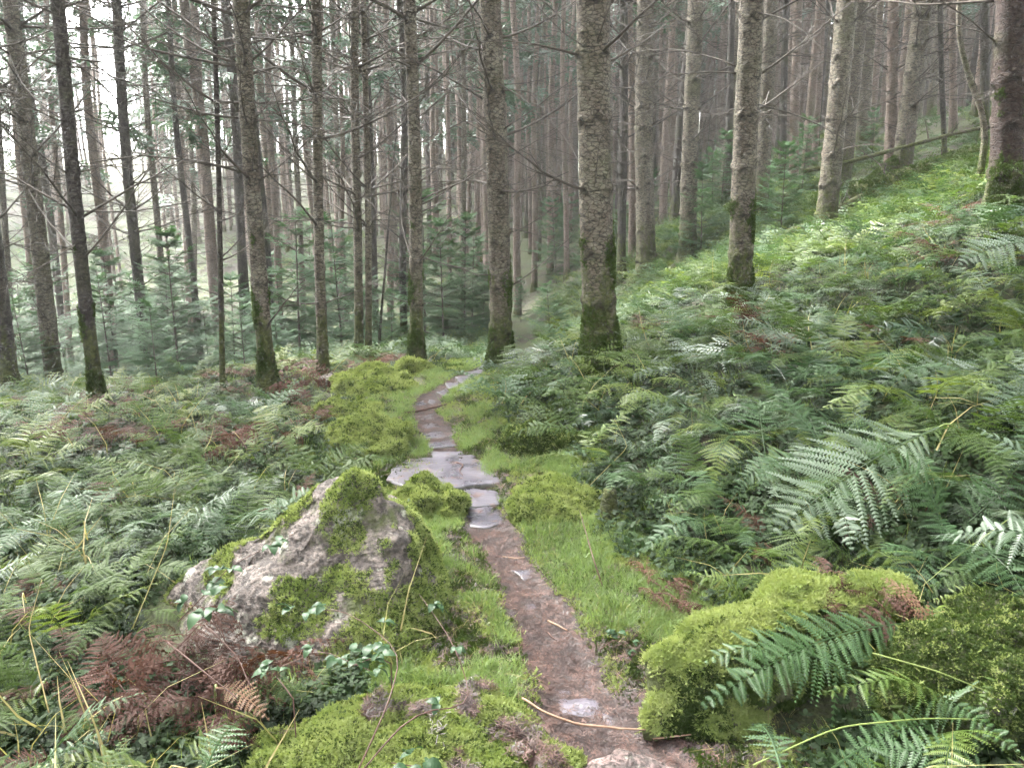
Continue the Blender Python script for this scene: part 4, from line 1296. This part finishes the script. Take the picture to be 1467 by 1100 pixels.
def frond_mesh(k, mat, name='frond', npin=22, npul=12, kind=0):
    el = [(1.25, -.35), (1.1, -.5), (1.35, .1), (.95, -.6), (1.2, -.1), (1.3, -.7), (.8, -.9), (1.0, -1.0)][k % 8]
    return frond_geo(arc(1, el[0], el[1], 12, [.1, -.12, .05, -.05, .15, 0, .3, -.25][k % 8]), (-.3, 0, 1), .23 if kind == 0 else .16, npin, npul,
                     .22, 2000 + k, .3 if kind == 0 else .15, 'shield' if kind == 0 else 'lance', .005).mesh(name, M[mat])
FR = {}
for mat in ('fern', 'fern_blue', 'fern_yellow', 'fern_dark', 'fern_silver', 'fern_dead'):
    FR[mat] = [frond_mesh(k, mat, kind=(k % 2)) for k in range(8)]

def plant_mesh(seed, mat, nf=6, npin=14, npul=5, name='fern'):
    r_ = np.random.default_rng(seed); mb = MB()
    for j in range(nf):
        k = int(r_.integers(6)); el = [(1.2, -.35), (1.05, -.5), (1.3, .1), (.9, -.6), (1.2, -.1), (1.25, -.7)][k]
        g = frond_geo(arc(r_.uniform(.75, 1.1), el[0], el[1], 8), (-.3, 0, 1), r_.uniform(.17, .25), npin, npul, .25, seed * 10 + j, .25, 'shield' if k % 2 else 'lance', .006)
        R = np.eye(4); R[:3, :3] = rotz(j * 2 * PI / nf + r_.uniform(-.4, .4)) @ roty(r_.uniform(-.15, .35))
        mb.merge(g, R)
    return mb.mesh(name, M[mat])
PLANTS = {m: [plant_mesh(3000 + 17 * i + 5 * k, m, nf=5 + k % 3) for k in range(4)] for i, m in enumerate(('fern', 'fern_blue', 'fern_yellow', 'fern_dark', 'fern_silver', 'fern_dead'))}
PLANTS_LO = {m: [plant_mesh(3500 + 17 * i + 5 * k, m, nf=6, npin=9, npul=3) for k in range(2)] for i, m in enumerate(('fern', 'fern_blue', 'fern_yellow'))}

def fern_candidates(side, n, seed):
    r_ = np.random.default_rng(seed); out = []
    tries = 0
    while len(out) < n and tries < n * 60:
        tries += 1
        y = 1.35 + r_.random() ** 1.25 * 12.5
        x = r_.uniform(0, 1) * (y * .72 + .9) * side
        d = abs(x - float(path_x(y)))
        lim = (.95 if y < 4.5 else .75) if side > 0 else (.85 if y < 4 else 1.0)
        if side > 0 and y < 2.1 and x < .85: continue
        if (x - float(path_x(y))) * side < lim + r_.normal(0, .1): continue
        if bool(in_rock(np.array(x), np.array(y), .12)): continue
        if y < 1.9 and side < 0 and x > -.75: continue
        md = .17 + .012 * y
        if any((x - a) ** 2 + (y - b_) ** 2 < md * md for a, b_ in out): continue
        if any((x - a) ** 2 + (y - b_) ** 2 < .05 for a, b_ in tree_xy): continue
        out.append((x, y))
    out.sort(key=lambda p: p[0] ** 2 + p[1] ** 2)
    return out
RUST = [(-3.4, 6.6, .6), (-3.6, 8.6, .9), (-1.6, 8.3, .5), (-2.9, 5.4, .4), (-4.6, 7.4, .5), (-2.0, 7.6, .8), (-1.5, 6.8, .45), (-2.6, 8.0, .6), (-1.05, 2.25, .34), (-1.35, 2.5, .3), (-1.7, 5.2, .35)]
left = fern_candidates(-1, 700, 5); right = fern_candidates(1, 620, 6)
def fern_kind(x, y, side, r_):
    if side < 0 and any((x - a) ** 2 + (y - b_) ** 2 < c * c for a, b_, c in RUST): return 'fern_dead' if r_.random() < .75 else 'fern_yellow'
    v = r_.random()
    if side < 0: return 'fern' if v < .46 else 'fern_blue' if v < .66 else 'fern_yellow' if v < .84 else 'fern_silver' if v < .86 else 'fern_dead' if v < .94 else 'fern_dark'
    return 'fern' if v < .36 else 'fern_blue' if v < .62 else 'fern_yellow' if v < .78 else 'fern_silver' if v < .88 else 'fern_dark' if v < .95 else 'fern_dead'
LAB = {
 ('fern', -1): ('green bracken in the dense bed falling away from the path', 'ferns in the low bed'),
 ('fern_blue', -1): ('blue-green bracken in the dense bed falling away from the path', 'ferns in the low bed'),
 ('fern_yellow', -1): ('yellow-green bracken in the dense bed falling away from the path', 'ferns in the low bed'),
 ('fern_silver', -1): ('silvery bracken with painted-in sheen in the low bed', 'ferns in the low bed'),
 ('fern_dead', -1): ('dead rust-red bracken in the low bed of ferns', 'ferns in the low bed'),
 ('fern_dark', -1): ('dark green bracken in the dense bed falling away from the path', 'ferns in the low bed'),
 ('fern', 1): ('green fern in the dense cover of the rising bank', 'ferns on the rising bank'),
 ('fern_blue', 1): ('blue-green fern in the dense cover of the rising bank', 'ferns on the rising bank'),
 ('fern_yellow', 1): ('yellow-green fern in the dense cover of the rising bank', 'ferns on the rising bank'),
 ('fern_silver', 1): ('silvery fern with painted-in sheen on the rising bank', 'ferns on the rising bank'),
 ('fern_dead', 1): ('dead brown fern among the green ones on the bank', 'ferns on the rising bank'),
 ('fern_dark', 1): ('dark green shaded fern on the rising bank', 'ferns on the rising bank')}
def place_ferns(cands, side, seed, nmax=295):
    r_ = np.random.default_rng(seed)
    for i, (x, y) in enumerate(cands[:nmax]):
        mat = fern_kind(x, y, side, r_)
        z = H(x, y)
        s = (r_.uniform(.28, .54) if side < 0 else r_.uniform(.38, .68)) * (.8 if mat == 'fern_dead' else 1)
        s *= .85 if (y < 2.2) else 1
        lab, grp = LAB[(mat, side)]
        zone = (('by the dead bracken and pointed boulder' if y < 3.6 else 'level with the wet slab' if y < 6 else 'before the leaning trunks') if side < 0 else
                ('around the long mossy boulder' if y < 3.2 else 'beside the grassy strip and slabs' if y < 5.8 else 'among the bank trunks'))
        kindw = {'fern': 'green', 'fern_blue': 'blue-green', 'fern_yellow': 'yellow-green', 'fern_silver': 'silvery', 'fern_dead': 'dead brown', 'fern_dark': 'dark green'}[mat]
        lab = f"{kindw} {'bracken in the low bed' if side < 0 else 'fern on the rising bank'} {zone}"; grp = lab
        nm = 'bracken' if side < 0 else 'fern'
        if y < 5.2:
            t = empty(nm, (x, y, z - .02), (r_.normal(0, .1), r_.normal(0, .1) - side * .08, r_.uniform(0, 6.28)), s)
            nf = r_.integers(4, 8)
            for j in range(nf):
                link('frond', FR[mat][r_.integers(len(FR[mat]))], t, None, (r_.normal(0, .15), r_.uniform(-.1, .35), j * 2 * PI / nf + r_.uniform(-.4, .4)), r_.uniform(.75, 1.2))
        else:
            t = link(nm, PLANTS[mat][r_.integers(4)], None, (x, y, z - .02), (r_.normal(0, .1), r_.normal(0, .1), r_.uniform(0, 6.28)), s)
        tag(t, lab, 'bracken' if side < 0 else 'fern', grp)
    return cands[nmax:]
restl = place_ferns(left, -1, 21); restr = place_ferns(right, 1, 22)
rest = np.array(restl + restr)
def more_ferns(n, y0, y1, seed, xr=None):
    r_ = np.random.default_rng(seed)
    y = y0 + (y1 - y0) * r_.random(n); x = r_.uniform(-1, 1, n) * (y * .72 + 1)
    k = np.abs(x - path_x(y)) > .55 + (y < 9) * .3
    return np.stack([x, y], -1)[k]
ex_ = np.random.default_rng(5).uniform(0, 1, (1500, 2)) * [9, 11] + [-3.2, 8.8]
ex_ = ex_[np.abs(ex_[:, 0] - path_x(ex_[:, 1])) > .5]
rest = np.concatenate([rest, more_ferns(3200, 9, 40, 77), ex_])
P = np.stack([rest[:, 0], rest[:, 1], height(rest[:, 0], rest[:, 1]) - .02], -1)
scatter('fern_cover', P, np.tile([0, 0, 1.0], (len(P), 1)), RNG.uniform(.35, .62, len(P)), PLANTS_LO['fern'] + PLANTS_LO['fern_blue'] + PLANTS_LO['fern_yellow'][:1], tilt=.1, label='dense ferns further off between the trunks')

# fronds that stand out singly
def hero(name, base_px, Yb, tip_px, Yt, rise, width, mat, label, npin=26, npul=15, seed=0, up=(0, -.35, 1), cat='fern frond', profile='lance', stalk=.12, droop=.22, sweep=.4):
    A = at_dist(*base_px, Yb); B = at_dist(*tip_px, Yt)
    s = np.linspace(0, 1, 14)[:, None]
    P = A + (B - A) * s + np.array([0, 0, 1.0]) * rise * 4 * s * (1 - s) * 1.0
    # stalk down to the ground from the base
    g = np.array([A[0] + (A[0] - B[0]) * .25, A[1] + .1, 0]); g[2] = H(g[0], g[1])
    o_stalk = np.array([g + (A - g) * q + np.array([0, 0, .06]) * q * (1 - q) * 4 for q in np.linspace(0, 1, 7)])[:-1]
    t = empty(name, g); tag(t, label, cat)
    fr = frond_geo(P - g, up, width, npin, npul, droop, seed, stalk, profile, .004, sweep)
    link('blade', fr.mesh('blade', M[mat]), t)
    link('stalk', MB().tube(np.concatenate([o_stalk, P[:1]]) - g, .0045, 5).mesh('stalk', M['stem_green'], True), t)
    return t
hero('fern_frond', (1345, 612), 3.3, (1112, 762), 2.95, .05, .30, 'fern_silver', 'large silvery fern frond arching down over the darker ferns on the bank', 24, 18, 1, up=(-.1, -.75, 1))
hero('fern_frond', (1475, 530), 4.2, (1240, 560), 4.0, .05, .22, 'fern_silver', 'pale silver fern frond lying level high on the bank above the largest one', 24, 12, 2, up=(0, -.6, 1))
hero('fern_frond', (1500, 350), 5.2, (1375, 378), 5.0, .06, .2, 'fern_silver', 'silvery frond standing out near the top of the bank', 18, 10, 3, up=(0, -.6, 1))
hero('fern_frond', (1520, 560), 3.6, (1410, 592), 3.4, .04, .16, 'fern_silver', 'silver frond poking in just under the level silver one', 16, 10, 4, up=(0, -.6, 1))
hero('fern_frond', (1315, 893), 2.35, (1005, 1012), 1.98, .07, .13, 'fern_blue', 'dark blue-green frond lying across the long mossy boulder', 30, 14, 5, up=(-.1, -.55, 1))
hero('fern_frond', (1180, 1110), 1.75, (1345, 1035), 2.0, .04, .075, 'fern_blue', 'near blue-green frond low under the long grass stalk', 18, 9, 6, up=(0, -.5, 1))
hero('fern_frond', (1120, 1105), 1.72, (1085, 1035), 1.95, .03, .07, 'fern_blue', 'small upright blue-green frond near the mossy boulder foot', 14, 8, 7, up=(0, -.6, 1))
hero('fern_frond', (1440, 1120), 1.7, (1220, 1075), 1.85, .04, .08, 'fern_blue', 'near frond spreading towards the path low on the bank', 20, 9, 8, up=(0, -.6, 1))
hero('dead_frond', (1355, 918), 2.2, (1262, 828), 2.35, .03, .05, 'fern_tan', 'curled tan dead frond standing at the end of the long mossy boulder', 13, 4, 9, up=(.2, -.8, 1), droop=.15, sweep=.7)
hero('fern_frond', (1010, 555), 5.6, (895, 568), 5.4, .05, .16, 'fern_blue', 'blue-green frond spread flat below the thickest trunk', 20, 10, 10, up=(0, -.6, 1))
hero('fern_frond', (945, 500), 6.2, (880, 488), 6.3, .04, .15, 'fern_silver', 'silvery frond leaning against the foot of the thickest trunk', 16, 10, 11, up=(0, -.7, 1))
hero('fern_frond', (1350, 755), 3.0, (1395, 850), 2.8, .05, .2, 'fern_dark', 'dark drooping frond hanging behind the mossy boulder', 20, 12, 12, up=(.2, -.8, .6))
hero('fern_frond', (60, 570), 7.6, (92, 560), 7.6, .12, .16, 'fern_silver', 'pale fern frond arching up before the leaning trunks at the wood edge', 16, 10, 13, up=(0, -.8, 1))
hero('dead_frond', (310, 985), 2.2, (385, 1030), 2.05, .03, .045, 'fern_tan', 'tan dying frond beside the near mossy mound', 14, 7, 14, up=(0, -.7, 1), droop=.1)
hero('fern_frond', (290, 1115), 1.8, (340, 1035), 2.0, .03, .07, 'fern_blue', 'small bright blue-green frond at the near edge beside the tan dying one', 14, 8, 15, up=(0, -.7, 1))

# tangles of dead bracken
def tangle(x, y, rx, hh, label, seed, mat='fern_dead', n=16, lift=0.0):
    r_ = np.random.default_rng(seed); mb = MB()
    for j in range(n):
        L = rx * r_.uniform(.7, 1.3)
        g = frond_geo(arc(L, r_.uniform(-.2, .9), r_.uniform(-1.5, -.4), 8, r_.normal(0, .2)), (r_.normal(0, .4), r_.normal(0, .4), 1), L * .16, 12, 5, .9, seed * 5 + j, .1, 'lance', .0025, .5, .4)
        R = np.eye(4); R[:3, :3] = rotz(r_.uniform(0, 6.28)) @ rotx(r_.normal(0, .6)); R[:3, 3] = (r_.normal(0, rx * .35), r_.normal(0, rx * .35), r_.uniform(0, hh))
        mb.merge(g, R)
    o = link('dead_fern', mb.mesh('dead_fern', M[mat]), None, (x, y, H(x, y) + lift))
    tag(o, label, 'dead fern')
tangle(-1.0, 2.36, .3, .24, 'dark red-brown tangle of dead bracken against the pointed boulder', 1, n=40)
tangle(-1.3, 2.5, .2, .12, 'smaller dead bracken tangle on the outer side of the pointed boulder', 2, n=26)
tangle(1.12, 2.5, .17, .1, 'purple-brown dead bracken heap on the back of the long mossy boulder', 3, n=34, lift=.2)
tangle(.62, 2.95, .18, .05, 'dead bracken scrap on the ground between grass and mossy boulder', 4)
tangle(-1.9, 7.2, .5, .2, 'rusty dead bracken lying in the low ferns before the long-branched conifer', 5)
tangle(-1.75, 5.0, .35, .15, 'rusty dead bracken clump halfway down the fern bed', 6)

# brambles: arching stem with leaves in threes
def bramble(name, pts_px, label, nleaf, size, seed, mat='bramble'):
    r_ = np.random.default_rng(seed)
    P = np.array([at_dist(a, b_, Y) for a, b_, Y in pts_px])
    s = np.linspace(0, 1, 16); d = np.linspace(0, 1, len(P))
    K = np.stack([np.interp(s, d, P[:, i]) for i in range(3)], -1); K[1:-1] = (K[:-2] + K[1:-1] + K[2:]) / 3
    base = K[0].copy(); base[2] = H(base[0], base[1]) if base[2] - H(base[0], base[1]) < .25 else base[2]
    K = np.concatenate([[base], K])
    t = empty(name, base); tag(t, label, 'bramble')
    link('stem', MB().tube(K - base, np.linspace(.0022, .001, len(K)), 5, False).mesh('stem', M['twig_red'], True), t)
    for j in range(nleaf):
        i = int(r_.integers(4, len(K))); a = r_.uniform(0, 6.28)
        c = K[i] - base + np.array([math.cos(a), math.sin(a), .5]) * .03
        for q in range(3):
            link('leaf', LEAVES[q % 2], t, c, (r_.normal(0, .25), r_.normal(.1, .25), a + (q - 1) * 1.2), size * .74 * r_.uniform(.75, 1.15) * (1.15 if q == 1 else .9))
    return t
def leaf_mesh(seed):
    n = 9; s = np.linspace(0, 1, n); w = .34 * np.sin(PI * s ** .8) ** .8 * (1 + .06 * np.cos(np.arange(n) * PI)); w[-1] = 0; w[0] = .02
    z = .12 * np.sin(PI * s) - .18 * s ** 2
    c = np.stack([s, 0 * s, z], -1); l = c + np.stack([0 * s, w, w * .28], -1); r = c + np.stack([0 * s, -w, w * .28], -1)
    v = np.concatenate([c, l, r]); q = []
    for i in range(n - 1): q += [[i, i + 1, n + i + 1, n + i], [i + 1, i, 2 * n + i, 2 * n + i + 1]]
    return MB().add(v, q).mesh('leaf', M['bramble'], True)
LEAVES = [leaf_mesh(0), leaf_mesh(1)]
bramble('bramble', [(255, 890, 2.5), (290, 855, 2.45), (330, 810, 2.5), (420, 765, 2.62)], 'bramble trailing up the flat shoulder of the pointed boulder', 9, .055, 1)
bramble('bramble', [(330, 930, 2.25), (300, 880, 2.3), (310, 860, 2.3)], 'bramble sprig with pale broad leaves before the pointed boulder', 4, .075, 2)
bramble('bramble', [(420, 1000, 2.05), (390, 960, 2.15), (460, 930, 2.2), (530, 960, 2.1)], 'bramble with dark leaves in the hollow between boulder and mound', 10, .055, 3)
bramble('bramble', [(505, 1120, 1.6), (560, 1000, 1.75), (575, 930, 1.95), (490, 870, 2.1), (430, 880, 2.15)], 'long arching bramble shoot rising before the mossy mound', 5, .05, 4)
bramble('bramble', [(505, 1120, 1.6), (590, 1020, 1.7), (680, 1010, 1.8), (650, 920, 1.95), (600, 850, 2.2)], 'second arching bramble shoot crossing the mossy mound', 4, .045, 5)
bramble('bramble', [(620, 1110, 1.6), (600, 1098, 1.62), (560, 1092, 1.62)], 'bramble leaves low at the near edge of the mossy mound', 3, .06, 6)
bramble('bramble', [(1010, 830, 3.1), (1040, 815, 3.1), (1080, 820, 3.15)], 'bramble leaves in the shade between grass strip and bank', 5, .07, 7)
bramble('bramble', [(860, 930, 2.6), (880, 915, 2.6), (905, 930, 2.6)], 'fresh light green herb beside the path by the mossy boulder', 6, .035, 8)
bramble('bramble', [(560, 950, 2.2), (540, 940, 2.2), (500, 955, 2.2)], 'bramble sprig tucked beneath the mossy flank of the pointed boulder', 5, .05, 9)

# long grass stalks, sticks and twigs
def stalk(pts_px, label, r=.0025, mat='stem_green', name='grass_stalk', cat='grass stalk'):
    P = [at_dist(a, b_, Y) for a, b_, Y in pts_px]
    stick(name, P, [r, r * .9, r * .4], mat, label, cat, sides=5)
stalk([(1080, 1095, 1.75), (1200, 1040, 1.85), (1330, 1028, 1.9), (1480, 1032, 1.95)], 'long pale grass stalk arching level over the near ferns')
stalk([(1290, 905, 2.2), (1390, 925, 2.2), (1480, 950, 2.2)], 'thin green stalk crossing behind the dark green hummock')
stalk([(1250, 935, 2.05), (1340, 960, 2.0), (1440, 1000, 1.95)], 'thin pale stalk slanting over the dark green hummock')
stalk([(1450, 740, 2.8), (1380, 790, 2.7), (1320, 840, 2.6)], 'yellowish stalk hanging in front of the drooping dark frond')
stalk([(840, 700, 4.1), (900, 640, 4.3), (880, 600, 4.4)], 'dry grass stalk bowed over the dark mossy rock', .002, 'straw')
stalk([(870, 860, 3.0), (850, 800, 3.1), (830, 730, 3.5)], 'slender dark stem rising from the grass strip', .003, 'twig_red')
stalk([(190, 900, 2.6), (240, 780, 2.8), (250, 700, 3.0)], 'thin upright grass stalk in the near ferns', .0022, 'straw')
stalk([(70, 1020, 2.0), (40, 900, 2.2), (60, 830, 2.3)], 'bowed straw stalk at the near corner of the fern bed', .0022, 'straw')
stalk([(300, 900, 2.3), (340, 940, 2.2), (360, 985, 2.1)], 'reddish dead stem slanting over the bracken tangle', .003, 'twig_red', 'dead_twig', 'twig')
stalk([(240, 920, 2.3), (290, 960, 2.2), (340, 1000, 2.1)], 'second reddish dead stem lower in the bracken tangle', .003, 'twig_red', 'dead_twig', 'twig')
def ground_stick(pts_px, r, mat, label, lift=.012):
    P = [on_ground(a, b_, lift) for a, b_ in pts_px]
    P = [np.array([p[0], p[1], H(p[0], p[1]) + lift + .004 + r * .6]) for p in P]
    stick('stick', P, [r, r, r * .6], mat, label, 'stick', sides=7)
ground_stick([(748, 1005), (780, 1025), (825, 1040), (885, 1050), (925, 1051)], .0042, 'twig_pale', 'long bowed orange stick lying across the near end of the path', .05)
ground_stick([(580, 594), (600, 590), (640, 581)], .009, 'twig_red', 'brown stick lying across the path at its bend')
ground_stick([(785, 893), (800, 900), (813, 906)], .004, 'twig_pale', 'short pale twig in the middle of the brown path')
ground_stick([(935, 1061), (960, 1060), (990, 1058)], .003, 'twig_pale', 'straight pale twig pointing under the near ferns', .02)
ground_stick([(720, 801), (740, 802), (752, 802)], .003, 'twig_pale', 'tiny pale twig below the wet slabs')
ground_stick([(785, 910), (792, 917), (800, 922)], .003, 'twig_red', 'short dark twig in the brown path')
ground_stick([(654, 664), (664, 668), (658, 676), (663, 684)], .004, 'twig_red', 'crooked dark twig on the big wet slab', .045)

# small mossy stump on the strip near the bank
sp = on_ground(872, 745)
mb, _, _, _ = trunk_geo(.035, .16, 999, 12, .02, .16, .5, .25, bumps=False)
st = link('stump', mb.mesh('stump', M['bark_dark'], True, 'scar'), None, sp)
tag(st, 'small dark broken stump in the grass below the bank', 'stump')

# ------------------------------------------------------------------ haze
def haze_box():
    v = np.array([(x, y, z) for x in (-135, 135) for y in (-18, 155) for z in (-16, 42)], float)
    q = [[0, 1, 3, 2], [4, 6, 7, 5], [0, 4, 5, 1], [2, 3, 7, 6], [0, 2, 6, 4], [1, 5, 7, 3]]
    m = bpy.data.materials.new('haze'); m.use_nodes = True; nt = m.node_tree; nt.nodes.clear()
    o = nt.nodes.new('ShaderNodeOutputMaterial'); pv = nt.nodes.new('ShaderNodeVolumePrincipled')
    pv.inputs['Color'].default_value = (.93, .95, .96, 1); pv.inputs['Density'].default_value = HAZE_DENSITY
    pv.inputs['Anisotropy'].default_value = .3
    nt.links.new(pv.outputs[0], o.inputs['Volume'])
    return MB().add(v, q).mesh('haze', m)
hz = tag(link('haze', haze_box()), 'thin pale haze between the trunks', None, None, 'stuff')
print('zrange', height(np.array([-130., 130]), np.array([150., 150])))
